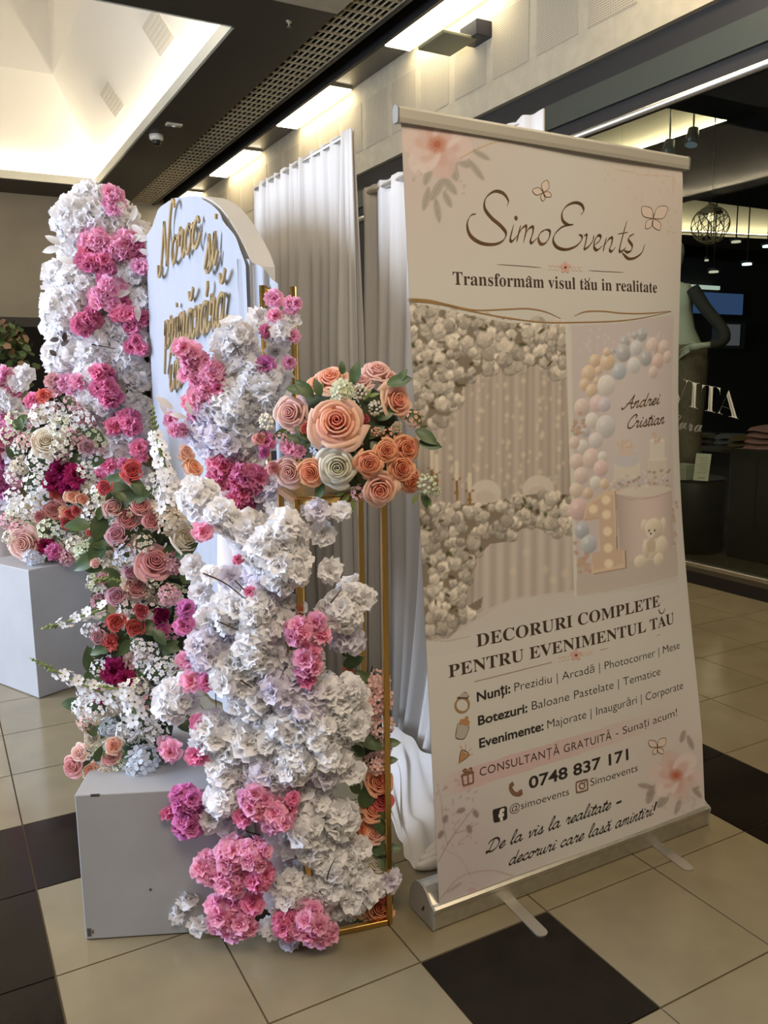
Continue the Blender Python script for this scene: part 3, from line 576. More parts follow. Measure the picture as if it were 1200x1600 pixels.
# lower left sprays
tw = (146, 120, 118)
line(catmull([(686, 1345), (705, 1310), (722, 1285), (742, 1258)], 5), 1.4, tw, .8); line([(700, 1318), (694, 1280), (690, 1240)], 1.2, tw, .7); line([(712, 1300), (738, 1290), (748, 1284)], 1.1, tw, .7); line([(690, 1240), (684, 1216)], 1, tw, .6)
for k in range(50): an = prng.rand(); x = 684 + 62 * prng.rand(); y = 1210 + 110 * prng.rand(); ell(x, y, 2.2 + 2 * prng.rand(), 1.8, (160 + 20 * prng.rand(), 132, 132), .5, prng.rand() * 3)
for x, y in ((697, 1275), (735, 1293), (745, 1268), (722, 1262), (690, 1300)): wleaf(x, y, 14, 9, prng.rand() * 3, (128, 110, 100))
line(catmull([(690, 1322), (720, 1340), (738, 1372)], 6), 1.3, (170, 140, 132), .8); line(catmull([(690, 1405), (720, 1372), (765, 1362), (806, 1372)], 6), 1.6, (164, 130, 112), .8); line([(738, 1380), (770, 1395)], 1.2, (170, 140, 132), .7); ell(740, 1393, 8, 4, (186, 140, 140), .6); wleaf(712, 1388, 30, 6, -.6, (168, 148, 138))
line([(664, 985), (700, 988), (735, 982)], 1.6, (160, 140, 124), .7)
ink_lin = np.stack([np.where(ink[:, k] / 255 <= .04045, ink[:, k] / 255 / 12.92, ((ink[:, k] / 255 + .055) / 1.055) ** 2.4) for k in range(3)], 1)
w_lin = np.array(s2l(WHITE)); ink_alb = np.clip(ink_lin / w_lin * np.array([.58, .568, .548]), 0.01, .85)
im = bpy.data.materials.new('printed_banner_film'); im.use_nodes = True; b_ = im.node_tree.nodes['Principled BSDF']; at = im.node_tree.nodes.new('ShaderNodeAttribute'); at.attribute_name = 'ink'
im.node_tree.links.new(at.outputs['Color'], b_.inputs['Base Color']); b_.inputs['Roughness'].default_value = .5; b_.inputs['Specular IOR Level'].default_value = .3
ji, ii = np.meshgrid(np.arange(NT), np.arange(NS), indexing='ij'); base = (ji * (NS + 1) + ii).ravel()
Fg = np.stack([base, base + 1, base + NS + 2, base + NS + 1], 1)
Pg = sheet(S, T)
pr_ = bobj('print_sheet', Pg, Fg.tolist(), im, smooth=True, colors=ink_alb, label='printed banner film with flower pictures and lettering')
bk = grid_vf(lambda a, b: tuple(sheet(a * BW, b * BH, -.0012) - BL0), 24, 24); obj('backing', mesh('backing', bk[0], [tuple(reversed(f)) for f in bk[1]], pbr('grey_film_back', (.4, .4, .4), .7), True), ban)

# ---- lettering, lines and marks printed on the sheet
m_ink = pbr('dark_brown_ink', (.050, .030, .020), .5); m_inkb = pbr('black_ink', (.022, .018, .016), .5); m_bronze = pbr('bronze_ink', (.15, .075, .032), .45, noise=.6, nscale=14); m_goldink = pbr('gold_ink', (.32, .19, .075), .45)
OFFS = .0009
def put(name, V2, F, mat, off=OFFS):   # V2: sheet metres
    V2 = np.asarray(V2, float); return bobj(name, sheet(V2[:, 0], V2[:, 1], off), F, mat, pr_)
def lettering(body, pl, pr, hpx, mat, offset=0.0, spacing=1.0, shear=0.0, cap=.70, name='lettering'):
    V, F = text_vf(body, 0, offset, spacing, shear)
    a = p2s(*pl); b = p2s(*pr); hT = p2s(pl[0], pl[1] - hpx)[1] - a[1]
    w = V[:, 0].max(); d = b - a; sx = d[0] / w; sy = hT / cap
    V2 = np.stack([a[0] + V[:, 0] * sx, a[1] + V[:, 0] / w * d[1] + V[:, 1] * sy], 1)
    # one printed word, one piece: faces are gathered into words wherever a gap as wide as a space parts them
    ext = sorted((min(V[i, 0] for i in f), max(V[i, 0] for i in f), k) for k, f in enumerate(F)); words = []; hi = -9
    for lo_, hi_, k in ext:
        if lo_ - hi > .13: words.append([])
        words[-1].append(k); hi = max(hi, hi_)
    for wk in words:
        ids = sorted({i for k in wk for i in F[k]}); mp = {i: n for n, i in enumerate(ids)}; put(name, V2[ids], [tuple(mp[i] for i in F[k]) for k in wk], mat)
    return V2
def stroke_vf(P, width):               # P in sheet metres, width fn or list (metres)
    P = np.asarray(P, float); n = len(P); V = []; F = []
    for i in range(n):
        t = P[min(i + 1, n - 1)] - P[max(i - 1, 0)]; t = t / (np.linalg.norm(t) + 1e-9); nn_ = np.array([-t[1], t[0]]); w = width[i] / 2
        V += [P[i] + nn_ * w, P[i] - nn_ * w]
    for i in range(n - 1): F.append((2 * i, 2 * i + 1, 2 * i + 3, 2 * i + 2))
    return V, F
def pen(strokes, mat, thin, thick, name='lettering', nib=0.6, tf=lambda x, y: (x, y), per=7, taper=True):
    mb = MB()
    for st in strokes:
        P = [p2s(*tf(*p)) for p in st]; P = catmull(P, per) if len(P) > 2 else [np.asarray(P[0]), np.asarray(P[1])]; P = np.array(P); n = len(P); W = []
        for i in range(n):
            t = P[min(i + 1, n - 1)] - P[max(i - 1, 0)]; an = math.atan2(t[1], t[0]); w = thin + (thick - thin) * abs(math.sin(an - nib)) ** 1.3
            if taper: e = min(i, n - 1 - i) / max(1, n * .16); w *= min(1, .35 + .65 * e)
            W.append(w)
        V, F = stroke_vf(P, W); mb.add([(a, b, 0) for a, b in V], F)
    V = np.array(mb.V)[:, :2]; return put(name, V, mb.F, mat)
z1 = lambda x, y: (620 + x / 2.5, 160 + y / 2.5)
logo = [[(420, 392), (425, 372), (405, 344), (370, 337), (338, 362), (334, 400), (360, 436), (395, 466), (416, 494), (405, 522), (370, 536), (320, 530), (280, 502), (267, 460), (280, 427), (300, 420)],
 [(446, 462), (436, 500), (433, 520), (442, 524), (462, 502)], [(474, 464), (464, 500), (458, 528)], [(462, 505), (478, 478), (494, 468), (494, 490), (484, 532)], [(487, 510), (504, 480), (521, 472), (521, 494), (512, 522), (518, 532), (538, 514)],
 [(572, 482), (552, 494), (543, 516), (552, 536), (570, 534), (586, 512), (588, 488), (572, 482)],
 [(712, 428), (724, 412), (716, 390), (690, 381), (658, 392), (638, 418), (640, 448), (660, 464), (682, 464)], [(682, 464), (640, 472), (610, 498), (602, 526), (618, 550), (652, 559), (690, 548), (714, 526), (716, 508), (704, 503)],
 [(724, 508), (736, 504), (732, 532), (727, 557), (744, 548), (762, 524), (764, 506)], [(770, 542), (788, 526), (792, 510), (780, 508), (768, 528), (766, 552), (778, 562), (800, 546)], [(816, 514), (808, 540), (802, 568)], [(807, 546), (824, 522), (838, 516), (836, 538), (828, 560), (836, 568), (852, 552)],
 [(897, 452), (886, 490), (870, 548), (868, 568), (880, 566), (894, 552)], [(862, 502), (900, 496)], [(926, 502), (908, 512), (904, 526), (918, 546), (914, 566), (898, 572), (886, 564)], [(970, 542), (958, 574), (930, 594), (902, 596), (878, 574)]]
pen(logo, m_bronze, .0022, .0098, 'logo_lettering', nib=.9, tf=z1)
o = thing  # keep name
mb = MB(); c0 = p2s(*z1(455, 438)); mb.add([(c0[0] + .006 * math.cos(k * .6283), c0[1] + .006 * math.sin(k * .6283), 0) for k in range(10)], [tuple(range(10))]); put('logo_lettering', np.array(mb.V)[:, :2], mb.F, m_bronze)
def accents(lst, mat, w=.0022):
    for kind, x, y, r in lst:
        if kind == 'breve': P = [(x - r, y - r * .8), (x - r * .5, y + r * .3), (x + r * .5, y + r * .2), (x + r, y - r)]
        elif kind == 'comma': P = [(x + r * .2, y - r * .4), (x + r * .3, y + r * .3), (x - r * .3, y + r)]
        else: P = [(x - r, y + r * .6), (x, y - r * .6), (x + r, y + r * .5)]
        pen([P], mat, w * .6, w, 'lettering', taper=False)
def over(body, pl, pr, hpx, offset, marks, up, mat, w):   # small marks above the letters at the given places in the line
    tot = text_vf(body, 0, offset)[0][:, 0].max()
    for i, kind, r in marks:
        x1 = text_vf(body[:i + 1], 0, offset)[0][:, 0].max(); x0 = text_vf(body[:i], 0, offset)[0][:, 0].max(); f_ = ((x0 + x1) / 2 + .012) / tot
        a, b = np.array(pl), np.array(pr); sa, sb = p2s(*pl), p2s(*pr); sm = sa + (sb - sa) * f_; q_ = H_s2p @ np.array([sm[0], sm[1], 1.0]); q_ = q_[:2] / q_[2]; accents([(kind, q_[0], q_[1] - hpx * up * (1 if up > 1 else .95), r)], mat, w)
lettering(serif('Transformam visul tau in realitate'), (706, 434), (1030, 451.5), 20, m_ink, -.0045)
over(serif('Transformam visul tau in realitate'), (706, 434), (1030, 451.5), 20, -.0045, ((9, 'circ', 4.2), (19, 'breve', 4.0)), .74, m_ink, .003)
lettering(serif('DECORURI COMPLETE'), (745, 998.5), (1034, 942), 20.5, m_ink, -.003)
lettering(serif('PENTRU EVENIMENTUL TAU'), (702, 1046.5), (1059.5, 970.5), 20.5, m_ink, -.003)
over(serif('PENTRU EVENIMENTUL TAU'), (702, 1046.5), (1059.5, 970.5), 20.5, -.003, ((20, 'breve', 5.5),), 1.15, m_ink, .0035)
lettering('Nunți:', (746, 1086), (797.5, 1073), 15, m_inkb, .022); lettering('Prezidiu | Arcadă | Photocorner | Mese', (804, 1071), (1068, 1011), 13.8, m_inkb, -.012)
lettering('Botezuri:', (748, 1124.4), (824, 1104.5), 15, m_inkb, .022); lettering('Baloane Pastelate | Tematice', (831, 1101.5), (1033, 1050.5), 14, m_inkb, -.012)
lettering('Evenimente:', (750, 1161), (849, 1134), 15, m_inkb, .022); lettering('Majorate | Inaugurări | Corporate', (855, 1132), (1071, 1074.5), 14, m_inkb, -.012)
lettering('CONSULTANȚĂ GRATUITĂ', (751, 1207), (954, 1151), 14, m_ink, -.006, 1.08); lettering('- Sunați acum!', (961, 1147), (1059.5, 1116.5), 12.5, m_ink, -.010)
lettering('0748 837 171', (827.5, 1229), (981, 1184), 19, m_inkb, .02)
lettering('@simoevents', (798, 1267.6), (889, 1239.5), 12.5, m_ink, -.010); lettering('Simoevents', (922, 1226), (995.5, 1203), 12.5, m_ink, -.010)
def script_word(body, pl, pr, xh_px, mat, thin, thick):
    st, w = script_strokes(body); a = p2s(*pl); b = p2s(*pr); hT = p2s(pl[0], pl[1] - xh_px)[1] - a[1]; k = (b[0] - a[0]) / w; d = (b[1] - a[1]) / w; mb = MB()
    for s_ in st:
        P = catmull([np.array(p) for p in s_], 6) if len(s_) > 2 else [np.array(p) for p in s_]; P = np.array(P); Q = np.stack([a[0] + P[:, 0] * k, a[1] + P[:, 0] * d + P[:, 1] * hT], 1); n = len(Q); W = []
        for i in range(n):
            t = Q[min(i + 1, n - 1)] - Q[max(i - 1, 0)]; an = math.atan2(t[1], t[0]); down = max(0, math.sin(an)) if False else abs(math.sin(an - .75)); W.append(thin + (thick - thin) * down ** 1.5)
        if n == 2: W = [thick * 1.1] * 2
        V, F = stroke_vf(Q, W); mb.add([(x, y, 0) for x, y in V], F)
    put('lettering', np.array(mb.V)[:, :2], mb.F, mat)
def script_line(body, pl, pr, xh_px, mat, thin, thick):
    tot = script_strokes(body)[1]; a, b = p2s(*pl), p2s(*pr); x = 0.0
    for wd in body.split(' '):
        w = script_strokes(wd)[1]; qs = [H_s2p @ np.array([*(a + (b - a) * t), 1.0]) for t in (x / tot, (x + w) / tot)]; script_word(wd, *[tuple(q_[:2] / q_[2]) for q_ in qs], xh_px, mat, thin, thick); x += w + SCR[' '][1]
script_line('De la vis la realitate -', (761, 1333), (970, 1257), 9.5, m_inkb, .0022, .0060)
script_line('decoruri care lasă amintiri!', (796, 1354), (1022, 1273), 9.5, m_inkb, .0022, .0060)
script_line('Andrei', (972, 631), (1036, 624), 9.5, m_bronze, .0026, .0056); script_line('Cristian', (977, 661), (1046, 655), 9.5, m_bronze, .0026, .0056)
# rules, swooshes
z4 = lambda x, y: (660 + x / 2.7273, 900 + y / 2.7273)
pen([[z4(222, 420), z4(548, 342)], [z4(752, 295), z4(1018, 238)]], m_goldink, .001, .0016, 'rule_line', taper=False)
pen([[z1(380, 612), z1(470, 619), z1(556, 627)], [z1(742, 640), z1(810, 645), z1(885, 649)]], m_bronze, .0008, .0018, 'rule_line')
pen([[z1(42, 735), z1(120, 742), z1(200, 762), z1(300, 784), z1(420, 783), z1(500, 782), z1(570, 795), z1(632, 822)], [z1(42, 745), z1(150, 756), z1(260, 782), z1(400, 812), z1(540, 833), z1(660, 838), z1(900, 833), z1(1095, 802)], [z1(684, 814), z1(730, 798), z1(800, 797), z1(880, 806), z1(980, 808), z1(1090, 800)], [z1(42, 740), z1(140, 750), z1(240, 776)]], m_goldink, .0012, .0034, 'swoosh_line', nib=1.57)
m_rosei = pbr('rose_ink', (.62, .38, .34), .5); m_blush = pbr('blush_ink', (.66, .55, .49), .5); m_sage = pbr('sage_ink', (.42, .36, .28), .5)
def pellipse(mb, cx, cy, rx, ry, ang=0):
    mb.add([(*p2s(cx + rx * math.cos(k * .5236) * math.cos(ang) - ry * math.sin(k * .5236) * math.sin(ang), cy + rx * math.cos(k * .5236) * math.sin(ang) + ry * math.sin(k * .5236) * math.cos(ang)), 0) for k in range(12)], [tuple(reversed(range(12)))])
def ornament(cx, cy, r, tilt):
    a, b2, c = MB(), MB(), MB()
    for k in range(5): pellipse(a, cx + math.cos(k * 1.257 - 1.57) * r * .55, cy + math.sin(k * 1.257 - 1.57) * r * .55, r * .5, r * .34, k * 1.257 - 1.57)
    pellipse(b2, cx, cy, r * .22, r * .22)
    for sgn in (-1, 1):
        for k in range(3):
            for e in (-1, 1): pellipse(c, cx + sgn * r * (1.3 + k * .7), cy + sgn * tilt * r * (1.3 + k * .7) + e * r * .28, r * .38, r * .16, sgn * e * .6 + tilt)
    put('ornament', np.array(a.V)[:, :2], a.F, m_rosei); put('ornament', np.array(b2.V)[:, :2], b2.F, m_bronze, OFFS * 1.4); put('ornament', np.array(c.V)[:, :2], c.F, m_blush)
ornament(880, 411, 9, .05); ornament(898, 1015, 9, -.22)
def butterfly(cx, cy, r, ang, body=m_bronze):
    st = []
    for sgn, an, L, w in ((1, -.9, 1.5, .55), (-1, -.55, 1.35, .55), (1, .75, 1.1, .5), (-1, 1.15, 1.0, .5)):
        a = an if sgn > 0 else math.pi - an; a += ang; dx, dy = math.cos(a), math.sin(a); nx_, ny_ = -dy, dx
        st.append([(cx, cy), (cx + (dx * .5 + nx_ * w * .6) * r * L, cy + (dy * .5 + ny_ * w * .6) * r * L), (cx + dx * r * L, cy + dy * r * L), (cx + (dx * .55 - nx_ * w * .6) * r * L, cy + (dy * .55 - ny_ * w * .6) * r * L), (cx, cy)])
    mb = MB()
    for s_ in st: P = catmull([np.array(p) for p in s_], 4); mb.add([(*p2s(*p), 0) for p in P[:-1]], [tuple(range(len(P) - 1))])
    put('butterfly_print', np.array(mb.V)[:, :2], mb.F, m_blush, OFFS * .7); pen(st, m_bronze, .0012, .0020, 'butterfly_print', taper=False); pen([[(cx - math.sin(ang) * -r * .4, cy - r * .45), (cx, cy), (cx + math.sin(ang) * -r * .5, cy + r * .6)]], m_bronze, .002, .004, 'butterfly_print')
butterfly(1021, 338, 19, .25); butterfly(845, 297, 13, -.35); butterfly(1027, 1166, 13, .1)
# little pictograms
def poly_print(pts, mat, off=OFFS, name='pictogram'): P = [p2s(*p) for p in pts]; put(name, P, [tuple(reversed(range(len(P))))], mat, off)
m_inkg = pbr('grey_ink', (.42, .38, .35), .5); m_tanink = pbr('tan_ink', (.42, .22, .10), .5)
pen([[(723 + 10.5 * math.cos(k * .524), 1091 + 11.5 * math.sin(k * .524)) for k in range(13)]], m_goldink, .005, .007, 'pictogram', taper=False); pen([[(718, 1078), (727, 1071), (733, 1078)], [(715, 1079), (732, 1080)]], m_ink, .003, .004, 'pictogram', taper=False); poly_print([(718, 1077), (724, 1070), (733, 1073), (731, 1080), (722, 1081)], m_inkg)
poly_print([(716, 1121), (733, 1125), (728, 1143), (721, 1146), (713, 1142)], m_inkg); pen([[(716, 1121), (733, 1125), (728, 1143), (721, 1146), (713, 1142), (716, 1121)]], m_ink, .0016, .002, 'pictogram', taper=False); poly_print([(718, 1121), (720, 1114), (727, 1113), (728, 1109), (733, 1110), (732, 1115), (735, 1118), (733, 1125)], m_tanink, OFFS * 1.3)
poly_print([(718, 1185), (722, 1164), (734, 1172)], m_tanink); pen([[(718, 1185), (722, 1164), (734, 1172), (718, 1185)]], m_ink, .0016, .002, 'pictogram', taper=False); pen([[(724, 1163), (720, 1156)], [(728, 1164), (729, 1154)], [(732, 1168), (738, 1160)], [(734, 1172), (740, 1170)]], m_rosei, .003, .004, 'pictogram', taper=False)
m_gift = pbr('brown_ink', (.20, .10, .06), .5)
pen([[(723, 1204), (740, 1199)], [(740, 1199), (741, 1217)], [(741, 1217), (725, 1221.5)], [(725, 1221.5), (723, 1204)], [(732, 1202), (733, 1219)], [(721, 1206), (742, 1200)], [(731, 1202), (725, 1197), (729, 1195), (731, 1202)], [(731, 1202), (736, 1193), (738, 1197), (731, 1202)]], m_gift, .004, .005, 'pictogram', taper=False)
pen([[(800, 1221), (799, 1228), (804, 1236), (812, 1238), (817, 1235)]], m_gift, .011, .012, 'pictogram', taper=False); pen([[(799, 1219), (802, 1225)], [(811, 1236), (817, 1233)]], m_gift, .013, .014, 'pictogram', taper=False)
poly_print([(773, 1261.5), (791, 1256.5), (793.5, 1259), (794, 1276), (791.5, 1279), (775, 1283.5), (772.5, 1281), (771, 1264)], m_inkb)
m_pw = pbr('paper_white_ink', (.70,.67,.64), .5)
pen([[(789, 1263), (785, 1263), (783.5, 1267), (785, 1280.5)], [(780, 1272.5), (788.5, 1270)]], m_pw, .0085, .010, 'pictogram', taper=False).location.y -= .0006
pen([[(902, 1219), (915, 1215.5), (917, 1218), (917.5, 1230), (916, 1232.5), (903, 1236), (900.5, 1234), (900, 1221), (902, 1219)]], m_gift, .0045, .005, 'pictogram', taper=False); pen([[(909 + 4.3 * math.cos(k * .6283), 1225.5 + 4.6 * math.sin(k * .6283)) for k in range(11)]], m_gift, .0042, .0045, 'pictogram', taper=False); poly_print([(912.5, 1218.5), (914.5, 1218), (914.5, 1220), (912.5, 1220.5)], m_gift)

# ---- hardware
def railprof(y0, y1, z0, z1, n=6): return [(y0, z0), (y1, z0), (y1, z1 - .008), (y1 - .004, z1), (y0 + .004, z1), (y0, z1 - .008)]
V = []; prof = [(-.011, -.004), (.007, -.004), (.012, .008), (.012, .026), (.006, .034), (-.006, .034), (-.013, .026), (-.013, .006)]
m_rail = pbr('satin_rail', (.46, .44, .385), .5, .15)
for P in (bTL + np.array([-.012, 0, 0]), bTR + np.array([.016, 0, 0])): V += [(P[0], P[1] + a, P[2] + b) for a, b in prof]
n = len(prof); F = [(k, (k + 1) % n, n + (k + 1) % n, n + k) for k in range(n)] + [tuple(reversed(range(n))), tuple(range(n, 2 * n))]
bobj('top_rail', V, F, m_rail, label='brushed aluminium clamp rail along the top')
for P, sgn in ((bTL + np.array([-.012, 0, 0]), -1), (bTR + np.array([.016, 0, 0]), 1)):
    V = [(P[0] + sgn * d, P[1] + a * 1.08, P[2] + .015 + (b - .015) * 1.08) for d in (0, .005) for a, b in prof]; bobj('rail_end_cap', V, F, pbr('grey_plastic', (.18, .18, .17), .4))
prof = [(.081, .0), (.081, .040), (.078, .046), (.078, .056), (.084, .062), (.092, .064), (.100, .072), (.114, .086), (.130, .096), (.148, .099), (.166, .094), (.182, .080), (.194, .058), (.200, .030), (.200, .0)]
n = len(prof); V = [(x, a, b + .004) for x in (.092, 1.126) for a, b in prof]; F = [(k, (k + 1) % n, n + (k + 1) % n, n + k) for k in range(n)] + [tuple(reversed(range(n))), tuple(range(n, 2 * n))]
bobj('base_cassette', V, F, m_alu, label='long aluminium cassette the banner rolls into')
for x0, x1 in ((.086, .092), (1.126, 1.132)):
    V = [(x, .14 + (a - .14) * 1.03, (b + .004) * 1.02) for x in (x0, x1) for a, b in prof]; cap = bobj('end_cap', V, F, pbr('grey_plastic_cap', (.30, .29, .26), .45))
    xs = x0 - .001 if x0 < .5 else x1 + .001
    for yy, zz in ((.125, .045), (.130, .036)):
        V2, F2 = loft_vf([[(xs + d, yy + .0035 * math.cos(k * .785), zz + .0035 * math.sin(k * .785)) for k in range(8)] for d in (-.001, .001)]); bobj('screw', V2, F2, m_black, cap)
for (a, b) in (((.342, .14), (.327, -.079)), ((.905, .14), (.884, -.066))):
    a = np.array(a); b = np.array(b); d = (b - a) / np.linalg.norm(b - a); nrm = np.array([-d[1], d[0]]); w = .018; loop = [a + nrm * w, a - nrm * w]
    c = b - d * w
    loop += [c + (-nrm * math.cos(t) + d * math.sin(t)) * w for t in np.linspace(0, math.pi, 9)]
    n = len(loop); V = [(p[0], p[1], z) for z in (.0005, .0045) for p in loop]; F = [(k, (k + 1) % n, n + (k + 1) % n, n + k) for k in range(n)] + [tuple(range(n)), tuple(range(n, 2 * n))]
    bobj('foot', V, F, pbr('satin_steel', (.62, .60, .54), .3, .85), label='swing-out flat steel foot')
# ================================================================== DRAPES
def fabric(name, col, rough=.75, sheen=.2, trans=.12):
    m = pbr(name, col, rough, spec=.25); return m
m_drape = fabric('white_drape_fabric', (.52, .495, .465)); m_arch = fabric('white_chiffon', (.33, .35, .40))
def drape_mesh(name, x0, y0, y1, z1, lam, amp, seed, flare=.0, nz=26, per=12, depth=.006, mat=None):
    """hanging pleated cloth running along y, two faces a few millimetres apart"""
    r = np.random.RandomState(seed); n = int((y1 - y0) / lam * per); ph = np.cumsum(r.uniform(.75, 1.3, n + 1)) * 2 * math.pi / per
    am = amp * (.55 + .75 * np.abs(np.interp(np.arange(n + 1), np.linspace(0, n, 14), r.rand(14))))
    dr = np.interp(np.arange(n + 1), np.linspace(0, n, 9), r.randn(9) * .02)
    V = []
    for side in (0, 1):
        for j in range(nz + 1):
            t = j / nz; z = z1 * (1 - t) + .004 * t
            for i in range(n + 1):
                y = y0 + (y1 - y0) * i / n; k = .30 + .70 * min(1, t * 3)
                sway = math.sin(ph[i] + .5 * math.sin(t * 3 + ph[i] * .11)); fine = .22 * math.sin(ph[i] * 2.7 + 1.3 * t)
                off = am[i] * k * (1 + .25 * t) * (sway + fine)
                top = .003 * math.sin(ph[i] * 1.7) * (1 - min(1, t * 12))
                V.append((x0 + off - flare * t ** 4 * min(1, max(0, (y1 - y) / (y1 - y0) * 1.7 - .35)) + side * depth, y + dr[i] * t, z + top))
    W = n + 1; F = []
    for side in (0, 1):
        o = side * W * (nz + 1)
        for j in range(nz):
            for i in range(n):
                f = (o + j * W + i, o + j * W + i + 1, o + (j + 1) * W + i + 1, o + (j + 1) * W + i); F.append(f if side else f[::-1])
    o = W * (nz + 1)
    for j in range(nz):
        for i in (0, n): F.append((j * W + i, o + j * W + i, o + (j + 1) * W + i, (j + 1) * W + i))
    for i in range(n): F.append((i, i + 1, o + i + 1, o + i))
    return mesh(name, V, F, mat or m_drape, True)
d1 = thing('tall_curtain', 'tallest white pleated curtain panel standing up behind the arch', 'curtain', (.60, 2.03, 0))
obj('cloth', drape_mesh('cloth', 0, -.545, .545, 2.405, .105, .036, 3), d1)
obj('hem_flap', drape_mesh('hem_flap', -.012, -.565, -.50, 2.40, .05, .008, 8, nz=18), d1)
tube('rod', [(.004, -.54, 2.388), (.004, .54, 2.388)], .012, m_alu, d1)
d2 = thing('low_curtain', 'lower white curtain between tall panel and banner, hem pooling on floor', 'curtain', (.70, 1.05, 0))
obj('cloth', drape_mesh('cloth', 0, -.605, .56, 2.205, .13, .040, 12, flare=.22), d2)
tube('rod', [(.003, -.50, 2.182), (.003, .50, 2.182)], .012, m_alu, d2)
d3 = thing('low_curtain', 'lower white curtain glimpsed between the arch and the tall panel', 'curtain', (.70, 2.85, 0))
obj('cloth', drape_mesh('cloth', 0, -.40, .55, 2.205, .12, .038, 21), d3)
tube('rod', [(.003, -.395, 2.188), (.003, .545, 2.188)], .012, m_alu, d3)
# pooled hem of the near curtain
edge = [np.array(p) for p in ((.30, .80), (.238, .56), (.225, .47), (.190, .40), (.192, .345), (.25, .312), (.36, .33), (.46, .36))]
ee = np.array(catmull(edge, 6)); nE = len(ee); top0 = np.array([.50, 1.25]); top1 = np.array([.47, .56])
def pool(a, b):
    e = np.array([np.interp(a * (nE - 1), np.arange(nE), ee[:, k]) for k in range(2)]); s = top0 + (top1 - top0) * a
    p = s + (e - s) * b ** .8
    z = .13 * (1 - b) ** 2.5 + .004
    wr = .016 * math.sin(a * 15 + b * 7) + .007 * math.sin(a * 33 - b * 9 + 1) + .010 * math.sin(b * 13 + a * 9)
    env = (1 - b) ** .35 * min(1, b * 3 + .35)
    return (p[0] + wr * .5 - .70, p[1] + wr * .3 - 1.05, max(.004, z + (wr + .016) * env))
V, F = grid_vf(pool, 84, 34); obj('pooled_hem', mesh('pooled_hem', V, F, m_drape, True), d2)
mb = MB()
for k in range(3):
    c = np.array([.245 - .005 * k, .345 + .004 * k]); pts = []
    for q_ in range(14):
        t = q_ / 13; an = -2.6 + t * 3.0 + k * .12; rr = .024 + .024 * k
        pts.append((c[0] + rr * 1.25 * math.cos(an) - .70, c[1] + rr * .8 * math.sin(an) - 1.05, .020 + .008 * math.sin(t * 3.1) + .006 * (4 - k)))
    mb.add(*tube_vf(pts, [.010 + .016 * math.sin(math.pi * q_ / 13) for q_ in range(14)], 7))
obj('twisted_hem', mb.me('twisted_hem', m_drape, True), d2)

# ================================================================== ARCH BOARD with gold words
XA = .10
arch = thing('arch_board', 'round-topped arch board draped in white cloth with gold script words', 'arch board', (XA, 2.05, 0))
tp = [tuple(onx(u, v, XA - .02)[1:]) for u, v in ((386, 415), (379, 395), (366, 368), (352, 344), (335, 322), (317, 309), (300, 305), (280, 307), (262, 314), (250, 325))]
out = [(tp[0][0], .004), (tp[0][0], .9), (tp[0][0], 1.6)] + tp + [(2.74, 2.13), (2.80, 1.95), (2.84, .9), (2.84, .004)]
oc = [out[0], out[1], out[2]] + [tuple(p) for p in catmull([np.array(p) for p in out[3:15]], 6)] + [out[15], out[16]]
def arch_panel(inset, x0, x1, nrow=0):
    yc, zc_ = 2.05, 1.2; pts = [(yc + (y - yc) * (1 - inset), zc_ + (z - zc_) * (1 - inset * .6) if z > .1 else z) for y, z in oc]; n = len(pts)
    V = [(x, y - 2.05, z) for x in (x0, x1) for y, z in pts]; F = [(k, (k + 1) % n, n + (k + 1) % n, n + k) for k in range(n)] + [tuple(range(n)), tuple(reversed(range(n, 2 * n)))]
    return V, F
V, F = arch_panel(0, -.0, .085); me = mesh('side_band', V, F, fabric('white_band_cloth', (.60, .59, .58))); obj('side_band', me, arch)
# pleated front cloth clipped to the outline
zs = np.array(oc); 
def ztop(y):
    return float(np.interp(y, zs[3:-2, 0], zs[3:-2, 1]))
def front(a, b):
    y = oc[0][0] + .004 + a * (2.836 - oc[0][0]); zt = ztop(y) - .004; z = .01 + (zt - .01) * b
    f = .013 * math.sin(a * 40 + 1.1 * math.sin(b * 4 + a * 9)) + .006 * math.sin(a * 71 + 1.1 + b)
    return (-.022 - .010 * (1 - b) + f * (.35 + .65 * (1 - b)), y - 2.05, z)
V, F = grid_vf(front, 170, 30); obj('front_cloth', mesh('front_cloth', V, F, m_arch, True), arch)
